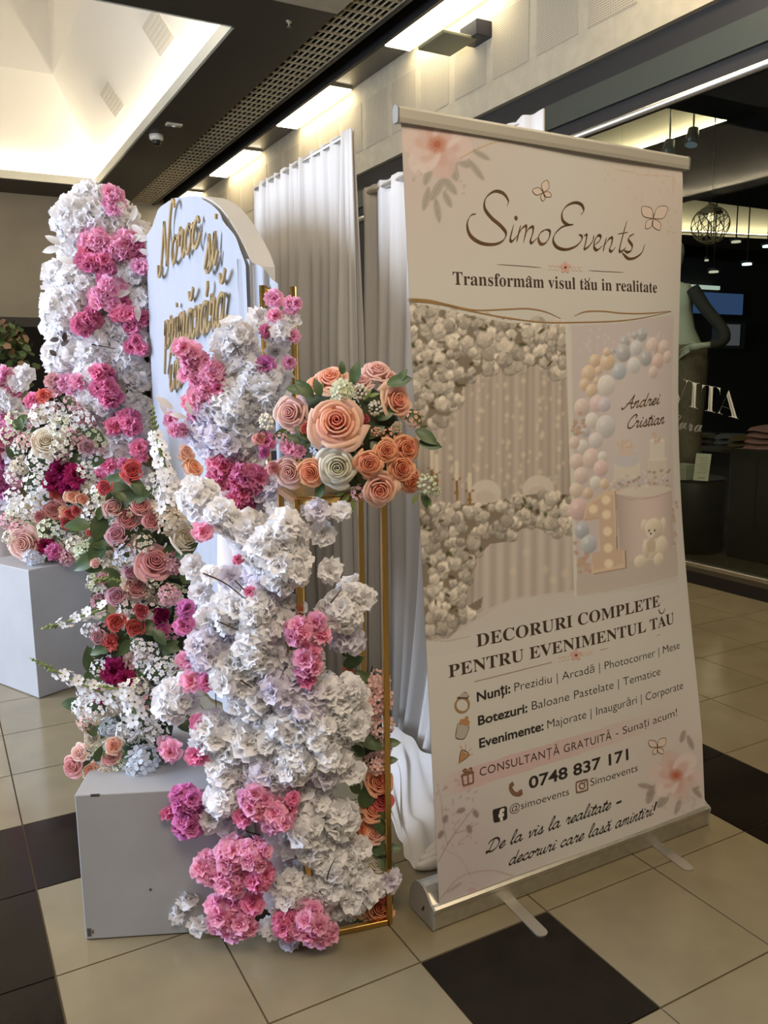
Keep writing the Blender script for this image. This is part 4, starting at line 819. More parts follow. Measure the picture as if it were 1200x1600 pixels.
# gathered cloth at the near shoulder, hanging beside the gold frame
def shoulder(a, b):
    y = oc[0][0] + .06 - .16 * a; z = tp[0][1] + .03 - .10 * a * a - b * (1.0 + .2 * a)
    return (-.035 - .012 * math.sin(a * 22) * (.3 + b) + .085 * a, y - 2.05 + .012 * math.sin(a * 17 + b * 2), max(.01, z))
V, F = grid_vf(shoulder, 30, 16); obj('hanging_cloth', mesh('hanging_cloth', V, F, m_arch, True), arch)
for xo in (.015, .13):
    tube('frame_post', [(xo, -.815, .0), (xo, -.815, 1.76)], .014, m_goldpost, arch)
tube('frame_brace', [(.015, -.815, 1.75), (.13, -.815, 1.70)], .012, m_goldpost, arch)
m_goldletter = pbr('gold_acrylic', (.42, .31, .15), .42, .55)
m_lettedge = pbr('gold_acrylic_edge', (.28, .19, .08), .5, .4)
def word(body, ps, pe, xh):
    st, w = script_strokes(body, .22); a, b = onx(*ps, XA - .05), onx(*pe, XA - .05); L = a[1] - b[1]; rise = b[2] - a[2]; mb = MB()
    for s_ in st:
        P = catmull([np.array(p) for p in s_], 5) if len(s_) > 2 else [np.array(p) for p in s_]; Q = np.array([(a[1] - p[0] / w * L - 2.05, a[2] + p[0] / w * rise + p[1] * xh) for p in P]); V2, F2 = stroke_vf(Q, [.0165] * len(Q)); n = len(V2)
        V = [(-.052, p[0], p[1]) for p in V2] + [(-.043, p[0], p[1]) for p in V2]; F = list(F2) + [tuple(n + i for i in reversed(f)) for f in F2]
        for k in range(n // 2 - 1):
            for e in (0, 1): F.append((2 * k + e, 2 * k + 2 + e, n + 2 * k + 2 + e, n + 2 * k + e))
        F += [(0, 1, n + 1, n), (n - 2, n - 1, 2 * n - 1, 2 * n - 2)]; mb.add(V, F)
    obj('gold_word', mb.me('gold_word', m_goldletter), arch, label='gold script word standing proud of the cloth')
word('Noroc', (250, 425), (311, 382), .105)
word('și', (319, 430), (338, 408), .11)
word('primăvară', (256, 545), (352, 506), .115)
word('în', (263, 612), (281, 603), .115)

# ================================================================== WHITE PEDESTALS
m_ped = pbr('white_painted_board', (.34, .345, .355), .42, noise=.08, nscale=6); m_scuff = pbr('dark_scuff', (.06, .05, .045), .8)
def pedestal(corner, fdir, w, dpt, h, label):
    f = np.array(fdir) / np.linalg.norm(fdir); ang = math.atan2(f[1], f[0])
    t = thing('pedestal', label, 'pedestal', (corner[0], corner[1], 0), ang)
    V, F = box_vf(0, w, 0, dpt, .003, h); me = mesh('body', V, F, m_ped); bevel_me(me, .003); obj('body', me, t)
    mb = MB(); mb.add(*box_vf(.004, w - .004, .004, dpt - .004, 0, .004)); obj('base_edge', mb.me('base_edge', m_scuff), t)
    return t
ped1 = pedestal((-.714, .500), (.913, -.407), .42, .42, .405, 'scuffed white cube pedestal under the near mixed rose arrangement')
mb = MB(); mb.add(*box_vf(.040, .062, -.0005, .002, .399, .4055)); mb.add(*box_vf(.006, .016, -.0005, .002, .012, .035)); mb.add(*box_vf(.018, .022, -.0005, .002, .02, .03)); mb.add(*box_vf(.17, .176, -.0005, .002, .13, .137)); obj('scuff_mark', mb.me('scuff_mark', m_scuff), ped1)
ped2 = pedestal((-.622, 2.353), (.905, .425), .38, .38, .605, 'white cube pedestal farther back under the far flower arrangement')

# ================================================================== GOLD FLOWER STAND
SA = math.atan2(.031, -.151); sd = np.array([-math.cos(SA) * -1, math.sin(SA)])
fr_ = np.array([.004, .168]); dx_ = np.array([-.9796, .2010]); dy_ = np.array([.2010, .9796]); SW = .215; SH = 1.155
st = thing('flower_stand', 'tall square gold metal frame stand holding the peach rose bouquet', 'flower stand', (fr_[0], fr_[1], 0))
cs = [np.zeros(2), dx_ * SW, dx_ * SW + dy_ * SW, dy_ * SW]
def sqbar(name, a, b, w=.0075):
    a = Vector(a); b = Vector(b); d = (b - a).normalized(); up = Vector((dx_[0], dx_[1], 0)) if abs(d.z) > .5 else Vector((0, 0, 1)); s_ = d.cross(up).normalized(); up = s_.cross(d)
    V = [tuple(p + s_ * i * w + up * j * w) for p in (a, b) for i, j in ((-1, -1), (1, -1), (1, 1), (-1, 1))]
    F = [(k, (k + 1) % 4, 4 + (k + 1) % 4, 4 + k) for k in range(4)] + [(3, 2, 1, 0), (4, 5, 6, 7)]
    me = mesh(name, V, F, m_goldpost); bevel_me(me, .0012, 1); return obj(name, me, st)
for c in cs: sqbar('post', (c[0], c[1], .0), (c[0], c[1], SH))
for z in (.0085, SH - .008):
    for k in range(4): a, b = cs[k], cs[(k + 1) % 4]; sqbar('base_bar' if z < .5 else 'top_bar', (a[0], a[1], z), (b[0], b[1], z))
V = [(c[0], c[1], z) for z in (SH, SH + .004) for c in cs]; obj('top_plate', mesh('top_plate', V, [(3, 2, 1, 0), (4, 5, 6, 7), (0, 1, 5, 4), (1, 2, 6, 5), (2, 3, 7, 6), (3, 0, 4, 7)], m_goldpost), st)
# ================================================================== FLOWER KIT
def petal_grid(fn, nu, nv):
    V = []; Tn = []
    for j in range(nv + 1):
        for i in range(nu + 1): p, t = fn(-1 + 2 * i / nu, j / nv); V.append(p); Tn.append(t)
    F = [(j * (nu + 1) + i, j * (nu + 1) + i + 1, (j + 1) * (nu + 1) + i + 1, (j + 1) * (nu + 1) + i) for j in range(nv) for i in range(nu)]
    return V, F, Tn
def blossom(seed, layers=((6, 1.0, .16), (6, .86, .55), (5, .64, 1.0), (3, .42, 1.3)), ruff=.13, wid=.60):
    """frilly double blossom, radius about 1, facing +z"""
    r = random.Random(seed); mb = MB()
    for li, (n, rad, tilt) in enumerate(layers):
        for k in range(n):
            phi = 2 * math.pi * (k + .5 * (li % 2)) / n + r.uniform(-.25, .25); ti = tilt + r.uniform(-.2, .2); rr = rad * r.uniform(.85, 1.12); ph = r.uniform(0, 6.28); curl = r.uniform(-.25, .3); w = wid * r.uniform(.85, 1.15)
            def fn(a, b):
                L = rr * (.05 + .95 * b); wd = rr * w * (.18 + .82 * math.sin(min(1, b * 1.05) * math.pi * .62)); frill = ruff * rr * b * b * math.sin(a * 5.2 + ph) + .06 * rr * b * math.sin(a * 9 + ph * 2)
                notch = 1 - .10 * b * (1 + math.sin(a * 7.5 + ph)) - .16 * b * a * a
                x = L * notch; y = a * wd; z = frill + curl * rr * b * b - .18 * rr * a * a * b
                ct, s_ = math.cos(ti), math.sin(ti); x, z = x * ct - z * s_, x * s_ + z * ct
                return (x * math.cos(phi) - y * math.sin(phi), x * math.sin(phi) + y * math.cos(phi), z - .12 * (li == 0)), b
            mb.add(*petal_grid(fn, 4, 3)[:2], tone=petal_grid(fn, 4, 3)[2])
    return mb
def rose_petals(seed, n=22, openness=1.0):
    """list of petals (V, F, tone) from the heart outwards; radius about 1, facing +z"""
    r = random.Random(seed); out = []
    for i in range(n):
        t = i / (n - 1); phi = i * 2.3999 + r.uniform(-.15, .15); Wd = 1.75 - 1.0 * t ** .7
        rb = .05 + .16 * t; rm = .10 + .66 * t ** .85; rt = .055 + (.98 * t ** 1.25) * (.55 + .45 * openness); zt = .52 - .62 * t ** 1.8 * openness + r.uniform(-.03, .03); zm = .05 - .30 * t; zb = -.55
        ph = r.uniform(0, 6.28); sk = r.uniform(-.08, .08)
        def fn(a, b):
            if b < .75:
                q_ = b / .75; rho = rb * (1 - q_) ** 2 + 2 * rm * 1.12 * q_ * (1 - q_) + rt * q_ * q_; z = zb * (1 - q_) ** 2 + 2 * zm * q_ * (1 - q_) + zt * q_ * q_
            else:
                q_ = (b - .75) / .25; rho = rt + q_ * (.03 + .15 * t * openness); z = zt + .05 * math.sin(q_ * 2.2) - q_ * q_ * .14 * t
            taper = .35 + .65 * min(1, b * 1.7)
            z -= .16 * a ** 4 * b * (.5 + t) - sk * a * b; rho *= 1 + .05 * math.sin(a * 4 + ph) * b * t + .05 * a * b
            ang = phi + a * Wd * taper
            return (rho * math.cos(ang), rho * math.sin(ang), z), min(1, .25 * b + .80 * t)
        out.append(petal_grid(fn, 6, 6))
    return out
def joined(petals):
    mb = MB()
    for V, F, T_ in petals: mb.add(V, F, T_)
    return mb
def bud_petals(seed, n=15):
    """half-closed cup rose: petals wrap a globe that opens at the top"""
    r = random.Random(seed); out = []
    for i in range(n):
        t = i / (n - 1); phi = i * 2.3999 + r.uniform(-.2, .2); Rg = .18 + .72 * t ** .8; ptop = .30 + .78 * t + r.uniform(-.10, .10); Wd = 1.5 - .55 * t
        def fn(a, b):
            pol = math.pi * .93 - b * (math.pi * .93 - ptop - .22 * a * a); rho = Rg * math.sin(pol) * (1 + .04 * (b > .9)); z = Rg * math.cos(pol) * 1.08 + .10 * (1 - t)
            ang = phi + a * Wd * (.4 + .6 * min(1, b * 1.5)); 
            return (rho * math.cos(ang), rho * math.sin(ang), z), min(1, .2 * b + .8 * t)
        out.append(petal_grid(fn, 5, 6))
    return out
def mum(seed):
    return blossom(seed, ((12, 1.0, .1), (12, .9, .45), (10, .75, .8), (8, .55, 1.1), (5, .35, 1.35)), ruff=.06, wid=.26)
def floret_ball(seed, n=16, fr=.30, pet=4, spread=1.0):
    """head of many small open florets (hydrangea, phlox), radius about 1"""
    r = random.Random(seed); mb = MB()
    for i in range(n):
        z = 1 - 1.35 * (i + .5) / n; phi = i * 2.3999; s_ = math.sqrt(max(0, 1 - z * z)); d = Vector((s_ * math.cos(phi), s_ * math.sin(phi), z)) * r.uniform(.72, .95) * spread
        q_ = Vector((0, 0, 1)).rotation_difference((d.normalized() + Vector((r.uniform(-.4, .4), r.uniform(-.4, .4), r.uniform(0, .5)))).normalized()); f_ = fr * r.uniform(.8, 1.2); a0 = r.uniform(0, 6)
        for k in range(pet):
            a = a0 + k * 6.2832 / pet; ax = Vector((math.cos(a), math.sin(a), .25)); bx = Vector((-math.sin(a), math.cos(a), 0))
            pts = [Vector((0, 0, 0)), ax * .55 - bx * .42, ax * 1.0 - bx * .22 + Vector((0, 0, r.uniform(-.1, .15))), ax * 1.0 + bx * .22, ax * .55 + bx * .42]
            mb.add([tuple(d + q_ @ (p * f_)) for p in pts], [(0, 1, 2, 3, 4)], [0, .6, 1, 1, .6])
        c = d + q_ @ Vector((0, 0, .08 * f_)); e = q_ @ Vector((f_ * .16, 0, 0)); g = q_ @ Vector((0, f_ * .16, 0)); mb.add([tuple(c + e), tuple(c + g), tuple(c - e), tuple(c - g)], [(0, 1, 2, 3)], [0, 0, 0, 0], 1)
    return mb
def berries(seed, n=22, fr=.17):
    r = random.Random(seed); mb = MB()
    for i in range(n):
        z = 1 - 1.4 * (i + .5) / n; phi = i * 2.3999; s_ = math.sqrt(max(0, 1 - z * z)); d = Vector((s_ * math.cos(phi) * .7, s_ * math.sin(phi) * .7, z)) * r.uniform(.7, 1.0); f_ = fr * r.uniform(.7, 1.2)
        V = [(d.x, d.y, d.z + f_), (d.x, d.y, d.z - f_)] + [(d.x + f_ * math.cos(k * 1.2566), d.y + f_ * math.sin(k * 1.2566), d.z) for k in range(5)]
        mb.add(V, [(0, 2 + k, 2 + (k + 1) % 5) for k in range(5)] + [(1, 2 + (k + 1) % 5, 2 + k) for k in range(5)], [1, .3] + [.7] * 5)
    return mb
def leaf_me(name, L, W, mat, cup=.2, bend=.25):
    def fn(a, b): w = W * math.sin(math.pi * min(.999, .04 + b * .96)) ** .75 * (1 - .25 * b); return (a * w, L * b, -bend * L * b * b + cup * w * abs(a)), b
    V, F, T_ = petal_grid(fn, 4, 6); return mesh(name, V, F, mat, True, T_)

W_ = petal_mat('white_petal', (.90, .87, .87), (.95, .945, .96), .04, .42)
PETAL = {
 'white': W_, 'cream': petal_mat('cream_petal', (.74, .62, .44), (.84, .78, .68), .1), 'ivory': petal_mat('ivory_petal', (.70, .66, .44), (.88, .86, .78), .06),
 'pink': petal_mat('pink_petal', (.82, .20, .42), (.96, .56, .74), .14, .45, hue=.012), 'deep': petal_mat('deep_pink_petal', (.66, .09, .24), (.90, .34, .54), .18, .42, hue=.012), 'magenta': petal_mat('magenta_petal', (.52, .08, .32), (.80, .30, .60), .2, .42, hue=.02),
 'lilacwhite': petal_mat('lilac_white_petal', (.76, .72, .82), (.88, .85, .93), .06, .4),
 'peach': petal_mat('peach_petal', (.86, .26, .15), (.94, .68, .54), .10), 'orange': petal_mat('orange_peach_petal', (.78, .19, .08), (.94, .53, .34), .1), 'blush': petal_mat('blush_petal', (.80, .42, .38), (.88, .66, .62), .1),
 'rosepink': petal_mat('rose_pink_petal', (.62, .18, .20), (.86, .50, .50), .12), 'mauve': petal_mat('mauve_petal', (.60, .24, .34), (.80, .54, .62), .12), 'coral': petal_mat('coral_petal', (.50, .06, .07), (.80, .20, .20), .15), 'wine': petal_mat('wine_petal', (.20, .01, .05), (.42, .03, .15), .2),
 'bluewhite': petal_mat('blue_white_petal', (.62, .70, .80), (.74, .80, .90), .1), 'greenwhite': petal_mat('green_white_petal', (.55, .62, .36), (.80, .84, .66), .1), 'dusty': petal_mat('dusty_rose_petal', (.56, .26, .30), (.80, .50, .54), .2)}
m_leaf = pbr('dark_green_leaf', (.035, .07, .025), .45, col2=(.07, .11, .035), noise=.3, nscale=30); m_leaf2 = pbr('fresh_green_leaf', (.12, .20, .05), .5, col2=(.20, .24, .07), nscale=30, noise=.3); m_twig = pbr('dark_twig', (.05, .03, .022), .8); m_eye = pbr('dark_flower_eye', (.10, .06, .02), .7)
m_core = pbr('florist_foam', (.62, .56, .57), .95); m_coregreen = pbr('moss_green_foam', (.03, .045, .02), .95)
KIT = {}
def kit(kind, col, var):
    key = (kind, col, var)
    if key in KIT: return KIT[key]
    pm = PETAL[col]; nm = kind
    if kind == 'blossom': me = blossom(100 + var).me(nm, pm, True)
    elif kind == 'rose': me = joined(rose_petals(200 + var)).me(nm, pm, True)
    elif kind == 'rosebud': me = joined(rose_petals(300 + var, 17, .42)).me(nm, pm, True)
    elif kind == 'chrysanthemum': me = mum(400 + var).me(nm, pm, True)
    elif kind == 'hydrangea': me = floret_ball(500 + var, 26, .34).me(nm, mats=[pm, pm], smooth=True)
    elif kind == 'filler_flower': me = floret_ball(600 + var, 18, .27, 5, 1.1).me(nm, mats=[pm, m_eye])
    elif kind == 'berry_sprig': me = berries(700 + var).me(nm, pm, True)
    KIT[key] = me; return me
def face(d, spin): return Vector((0, 0, 1)).rotation_difference(Vector(d).normalized()) @ Quaternion((0, 0, 1), spin)
def tocam(P): d = CAM - np.asarray(P); return d / np.linalg.norm(d)
class Arr:
    """one flower arrangement: its blooms become child parts; past 300 of a kind the rest is one joined part"""
    def __init__(s, name, label, base, ax, group=None):
        s.root = thing(name, label, 'flower arrangement', base, group=group); s.b = np.array(base, float); s.ax = ax; s.pl = {}; s.r = random.Random(hash(name) % 7 + len(label))
        s.r = random.Random(len(label) * 7 + 1)
    def put(s, kind, col, P, d, rad, spin=None):
        P = np.array(P, float); P[2] = max(P[2], rad * .55 + .004); s.pl.setdefault(kind, []).append((col, P, d, rad, s.r.uniform(0, 6.28) if spin is None else spin))
    def blob(s, u, v, rpx, col, near=0.0, kind='blossom', rb=.036, squash=1.0, dens=1.0, floorz=0.0):
        c = onv(u, v, s.ax, near); Rw = rpx / pxm(c); c[2] = max(c[2], Rw * .8 + floorz); tc = tocam(c)
        if Rw < rb * 1.25: s.put(kind, col, c, tc + np.array([s.r.uniform(-.5, .5), s.r.uniform(-.5, .5), s.r.uniform(-.3, .6)]), max(.010, min(rb, Rw * 1.12))); return
        n = max(4, int(dens * 2.6 * (Rw / rb) ** 2) + 3); a0 = s.r.uniform(0, 6)
        for i in range(n):
            z = 1 - 2 * (i + .5) / n; q_ = math.sqrt(1 - z * z); d = np.array([q_ * math.cos(a0 + i * 2.3999), q_ * math.sin(a0 + i * 2.3999), z])
            if d @ tc < -.25: continue
            P = c + d * max(.006, Rw - rb * .55) * np.array([1, 1, squash]); s.put(kind, col, P, d + tc * .35 + np.array([s.r.uniform(-.35, .35) for _ in range(3)]), rb * s.r.uniform(.86, 1.16))
    def one(s, kind, col, u, v, rpx, near=0.0, lean=(0, 0, .15), aim=.8):
        P = onv(u, v, s.ax, near); d = tocam(P) * aim + np.array(lean); s.put(kind, col, P, d, rpx / pxm(P)); return P
    def leaf(s, u, v, L, an, near=0.0, mat=None, W=.34, name='leaf'):
        P = onv(u, v, s.ax, near); key = ('leaf', mat.name if mat else '', round(W, 2)); m = mat or m_leaf
        if key not in KIT: KIT[key] = leaf_me('leaf', 1, W, m)
        dr = CR[0] * math.cos(an) - CR[1] * math.sin(an) + tocam(P) * .25; yv = Vector(dr).normalized(); zv = Vector(tocam(P) + np.array([s.r.uniform(-.4, .4), s.r.uniform(-.4, .4), .35])); zv = (zv - yv * zv.dot(yv)).normalized(); xv = yv.cross(zv)
        q_ = Matrix((xv, yv, zv)).transposed().to_quaternion(); obj(name, KIT[key], s.root, P - s.b, q_, L / pxm(P))
    def twig(s, pts, near=0.0, rad=.0022, name='twig', mat=None):
        P = [onv(u, v, s.ax, near) - s.b for u, v in pts]; P = catmull(P, 4) if len(P) > 2 else P; V, F = tube_vf(P, [rad * (1 - .6 * i / len(P)) for i in range(len(P))], 5); return obj(name, mesh(name, V, F, mat or m_twig, True), s.root)
    def core(s, u, v, rx, rz, near=-.02, mat=None, name='foam'):
        c = onv(u, v, s.ax, near); k = pxm(c); bm = bmesh.new(); bmesh.ops.create_icosphere(bm, subdivisions=2, radius=1.0); me = bpy.data.meshes.new(name); bm.to_mesh(me); bm.free(); me.materials.append(mat or m_core); me.polygons.foreach_set('use_smooth', [True] * len(me.polygons))
        c[2] = max(c[2], rz / k * 1.02 + .01); obj(name, me, s.root, c - s.b, scale=(rx / k, rx / k, rz / k))
    def flush(s):
        for kind, lst in s.pl.items():
            lst.sort(key=lambda e: (e[1] - CAM) @ (e[1] - CAM) - 3 * e[3]); rest = lst[300:]
            for col, P, d, rad, sp in lst[:300]: obj(kind, kit(kind, col, s.r.randrange(5)), s.root, P - s.b, face(d, sp), rad)
            if rest:
                cols = sorted({e[0] for e in rest}); mb = MB()
                for col, P, d, rad, sp in rest:
                    me = kit(kind, col, s.r.randrange(5)); Mx = Matrix.Translation(Vector(P - s.b)) @ face(d, sp).to_matrix().to_4x4() @ Matrix.Scale(rad, 4)
                    ta = me.attributes['tone'].data; mb.add([tuple(Mx @ v.co) for v in me.vertices], [tuple(p.vertices) for p in me.polygons], [a.value for a in ta], cols.index(col))
                o = obj(kind + '_mass', mb.me(kind + '_mass', mats=[PETAL[c] for c in cols], smooth=True), s.root); o['kind'] = 'stuff'
def spike(arr, pts, near=0.0, n=14, fl=.016, tip=.3, flcol='white'):
    """flower spike: green stem, buds towards the tip, open white florets with dark eyes below"""
    P = [onv(u, v, arr.ax, near) for u, v in pts]; P = catmull(P, 6); rad = [.0035 * (1 - .7 * i / len(P)) + .0008 for i in range(len(P))]; V, F = tube_vf([p - arr.b for p in P], rad, 6)
    stem = obj('flower_spike', mesh('flower_spike', V, F, m_leaf2, True), arr.root); N = len(P); r = arr.r; mb = MB(); bb = MB()
    for k in range(n * 3):
        t = k / (n * 3); i = min(N - 2, int((1 - t) * (N - 1))); p = P[i]; ax = Vector(P[i + 1] - P[i]).normalized(); sd = ax.orthogonal().normalized(); sd.rotate(Quaternion(ax, k * 2.4)); 
        if t < tip:
            L = .006 + .012 * t / tip; d = (sd + ax * 1.2).normalized(); bb.add(*tube_vf([tuple(Vector(p - arr.b)), tuple(Vector(p - arr.b) + d * L * .6), tuple(Vector(p - arr.b) + d * L)], [.001, .0022 + .0012 * t / tip, .0008], 5))
        elif k % 2 == 0:
            f_ = fl * (.7 + .5 * t); d = (sd + ax * .3).normalized(); c = Vector(p - arr.b) + sd * f_ * .9; q_ = Vector((0, 0, 1)).rotation_difference(d); 
            for j in range(5):
                a = j * 1.2566; e1 = Vector((math.cos(a), math.sin(a), .2)); e2 = Vector((-math.sin(a), math.cos(a), 0)); pts5 = [Vector((0, 0, 0)), e1 * .6 - e2 * .4, e1 - e2 * .25, e1 + e2 * .25, e1 * .6 + e2 * .4]
                mb.add([tuple(c + q_ @ (x * f_)) for x in pts5], [(0, 1, 2, 3, 4)], [.2, .8, 1, 1, .8])
            e = q_ @ Vector((f_ * .2, 0, .04 * f_)); g = q_ @ Vector((0, f_ * .2, .04 * f_)); o_ = c + d * f_ * .1; mb.add([tuple(o_ + e), tuple(o_ + g), tuple(o_ - e), tuple(o_ - g)], [(0, 1, 2, 3)], [0] * 4, 1)
    obj('florets', mb.me('florets', mats=[PETAL[flcol], m_eye]), stem); obj('tip_buds', bb.me('tip_buds', m_leaf2, True), stem)
# ================================================================== ARRANGEMENT 1: cascade of white and pink blossom at the foot of the stand
def z7(x, y): return 240 + x / 2.7273, 760 + y / 2.7273
def z8(x, y): return 240 + x / 2.7273, 1100 + y / 2.7273
A = Arr('blossom_cascade', 'tall cascade of frilly white and pink blossom spilling to the floor before the gold stand', (-.26, .33, 0), (-.25, .34))
A.core(400, 1000, 46, 150, -.03); A.core(450, 1230, 62, 150, -.03); A.core(440, 1390, 66, 70, -.03); A.core(390, 850, 30, 60, -.03)
WH = [(310, 778, 34), (350, 806, 30), (383, 826, 34), (445, 836, 38), (420, 862, 40), (445, 884, 44), (416, 908, 40), (497, 797, 22), (533, 798, 17), (504, 833, 28), (515, 892, 27), (552, 930, 30), (575, 932, 14), (533, 956, 38), (541, 993, 30), (302, 886, 20), (326, 896, 16), (313, 925, 26), (361, 954, 35), (332, 973, 35), (321, 1011, 36), (357, 1009, 38), (445, 962, 36), (405, 985, 38), (420, 1026, 34), (361, 1053, 38), (394, 1088, 40), (438, 1072, 40), (478, 1097, 45), (515, 1090, 40), (550, 1078, 28), (275, 1092, 36), (330, 1145, 34), (376, 1154, 40), (418, 1149, 40), (447, 1125, 38), (497, 1134, 45), (544, 1127, 36), (460, 1174, 40), (511, 1171, 40),
 (438, 1206, 40), (412, 1212, 34), (462, 1190, 34), (504, 1194, 40), (548, 1205, 32), (350, 1247, 32), (328, 1281, 28), (361, 1303, 24), (482, 1247, 38), (533, 1280, 32), (447, 1318, 26), (489, 1313, 34), (475, 1292, 34), (552, 1333, 30), (453, 1390, 38), (449, 1417, 28), (511, 1388, 30), (555, 1393, 34), (570, 1371, 22), (612, 1375, 22), (588, 1388, 22), (530, 1419, 26), (291, 1402, 26), (281, 1426, 17), (313, 1454, 24), (423, 1450, 22), (453, 1472, 16), (520, 1350, 34), (350, 1200, 30), (392, 1195, 34), (395, 1020, 34), (480, 1040, 30), (360, 900, 30), (400, 950, 34)]
for u, v, r in WH:
    n = .10 * max(0, 1 - ((u - 430) / 190) ** 2) + A.r.uniform(-.02, .03)
    A.blob(u, v, r, 'white' if A.r.random() < .86 else 'lilacwhite', n, rb=A.r.uniform(.031, .042), dens=1.15)
PK = [(317, 830, 18, 'pink'), (493, 972, 18, 'pink'), (467, 987, 24, 'pink'), (504, 991, 22, 'pink'), (482, 1031, 28, 'pink'), (480, 1060, 22, 'deep'), (291, 951, 20, 'magenta'), (288, 976, 18, 'magenta'), (291, 1031, 18, 'pink'), (299, 1064, 24, 'pink'), (324, 1064, 22, 'deep'), (266, 1174, 24, 'pink'), (307, 1180, 26, 'deep'), (310, 1130, 14, 'magenta'), (390, 925, 10, 'deep'), (372, 874, 9, 'deep'), (291, 1250, 26, 'magenta'), (262, 1269, 14, 'deep'), (295, 1283, 26, 'magenta'), (398, 1252, 28, 'pink'), (379, 1276, 22, 'deep'), (438, 1274, 30, 'pink'), (458, 1247, 12, 'deep'), (324, 1357, 26, 'pink'), (365, 1335, 28, 'pink'), (398, 1335, 28, 'pink'), (361, 1371, 30, 'pink'), (405, 1368, 24, 'deep'), (350, 1423, 32, 'pink'), (379, 1439, 26, 'pink'), (394, 1410, 24, 'deep'), (361, 1457, 18, 'pink'), (482, 1439, 34, 'pink'), (445, 1443, 24, 'deep'), (504, 1452, 24, 'pink')]
for u, v, r, c in PK:
    n = .135 * max(0, 1 - ((u - 430) / 210) ** 2) + .02; A.blob(u, v, r, c, n, rb=A.r.uniform(.026, .034), dens=1.15)
for p in ([z7(210, 370), z7(300, 410), z7(380, 470), z7(460, 530)], [z7(270, 572), z7(330, 600), z7(405, 632)], [z7(755, 497), z7(780, 465), z7(802, 437)], [z7(390, 300), z7(432, 330)], [z7(345, 400), z7(400, 455)], [z7(370, 825), z7(420, 858)], [z7(400, 735), z7(440, 770)], [z8(738, 748), z8(752, 700), z8(775, 655)]): A.twig(p, .15)
for k in range(10): A.twig([(400 + A.r.uniform(-60, 60), 1100 + A.r.uniform(-200, 300)), (380 + A.r.uniform(-70, 70), 1000 + A.r.uniform(-150, 350)), (420 + A.r.uniform(-90, 90), 950 + A.r.uniform(-100, 400))], .03)
A.flush()

# ================================================================== ARRANGEMENT 2: peach roses inside the stand
A = Arr('peach_garland', 'upright garland of peach roses, hydrangea and dark leaves inside the gold stand', (-.02, .30, 0), (-.02, .28))
A.core(585, 1250, 16, 190, -.02, m_coregreen)
for u, v, r, c, k in ((544, 1053, 17, 'orange', 'rosebud'), (592, 1066, 20, 'blush', 'hydrangea'), (590, 1094, 24, 'blush', 'hydrangea'), (566, 1103, 24, 'blush', 'hydrangea'), (596, 1134, 20, 'blush', 'hydrangea'), (556, 1075, 22, 'cream', 'hydrangea'), (588, 1193, 18, 'blush', 'hydrangea'), (592, 1221, 22, 'orange', 'rose'), (596, 1250, 18, 'coral', 'rose'), (583, 1263, 20, 'orange', 'rose'), (563, 1296, 22, 'orange', 'rose'), (585, 1300, 18, 'peach', 'rose'), (590, 1345, 20, 'cream', 'rose'), (592, 1423, 24, 'orange', 'rose'), (570, 1428, 20, 'peach', 'rose'), (600, 1168, 14, 'blush', 'hydrangea'), (548, 1432, 16, 'cream', 'hydrangea'), (575, 1335, 18, 'ivory', 'rose'), (598, 1390, 16, 'coral', 'rose')): A.one(k, c, u, v, r, .06, (.2, -.1, .1))
for u, v, L, an in ((537, 1040, 34, .4), (546, 1026, 26, 2.2), (577, 1066, 28, 2.4), (560, 1150, 44, -.4), (600, 1162, 26, .1), (566, 1262, 44, 1.2), (560, 1240, 30, 2.0), (596, 1305, 46, 1.5), (581, 1335, 40, .8), (600, 1190, 22, .2), (604, 1326, 24, .1), (590, 1340, 34, -.6), (548, 1436, 30, .3), (580, 1412, 30, 1.7), (604, 1420, 22, 1.2), (598, 1262, 26, -1.2), (570, 1180, 30, 2.6)): A.leaf(u, v, L, an, .07)
A.flush()

# ================================================================== ARRANGEMENT 3: rose ball on the stand (petals are pieces of each rose)
def z6(x, y): return 240 + x / 2.6087, 440 + y / 2.6087
A = Arr('rose_bouquet', 'round bouquet of peach, pink and cream roses on top of the gold stand', (-.085, .295, SH + .004), (-.085, .295))
A.core(540, 668, 88, 74, .0, m_coregreen); A.core(560, 735, 70, 26, .0, m_coregreen)
RP = {}
def petal_rose(arr, col, u, v, rpx, near, lean, var, heart=None):
    P = onv(u, v, arr.ax, near); rad = rpx / pxm(P); key = (col, var)
    if key not in RP: RP[key] = [mesh('petal', V, F, PETAL[col], True, T_) for V, F, T_ in rose_petals(200 + var, 20)]
    r0 = bpy.data.objects.new('rose', leafcalyx()); COL.objects.link(r0); r0.parent = arr.root; r0.location = P - arr.b; r0.rotation_mode = 'QUATERNION'; r0.rotation_quaternion = face(tocam(P) * .9 + np.array(lean), arr.r.uniform(0, 6.28)); r0.scale = (rad,) * 3
    for me in RP[key]: obj('petal', me, r0)
def leafcalyx():
    if 'calyx' not in KIT:
        V, F = loft_vf([ell_ring((0, 0, -.75), .06, .06, 8), ell_ring((0, 0, -.6), .20, .20, 8), ell_ring((0, 0, -.42), .24, .24, 8)]); KIT['calyx'] = mesh('rose', V, F, m_leaf2, True)
    return KIT['calyx']
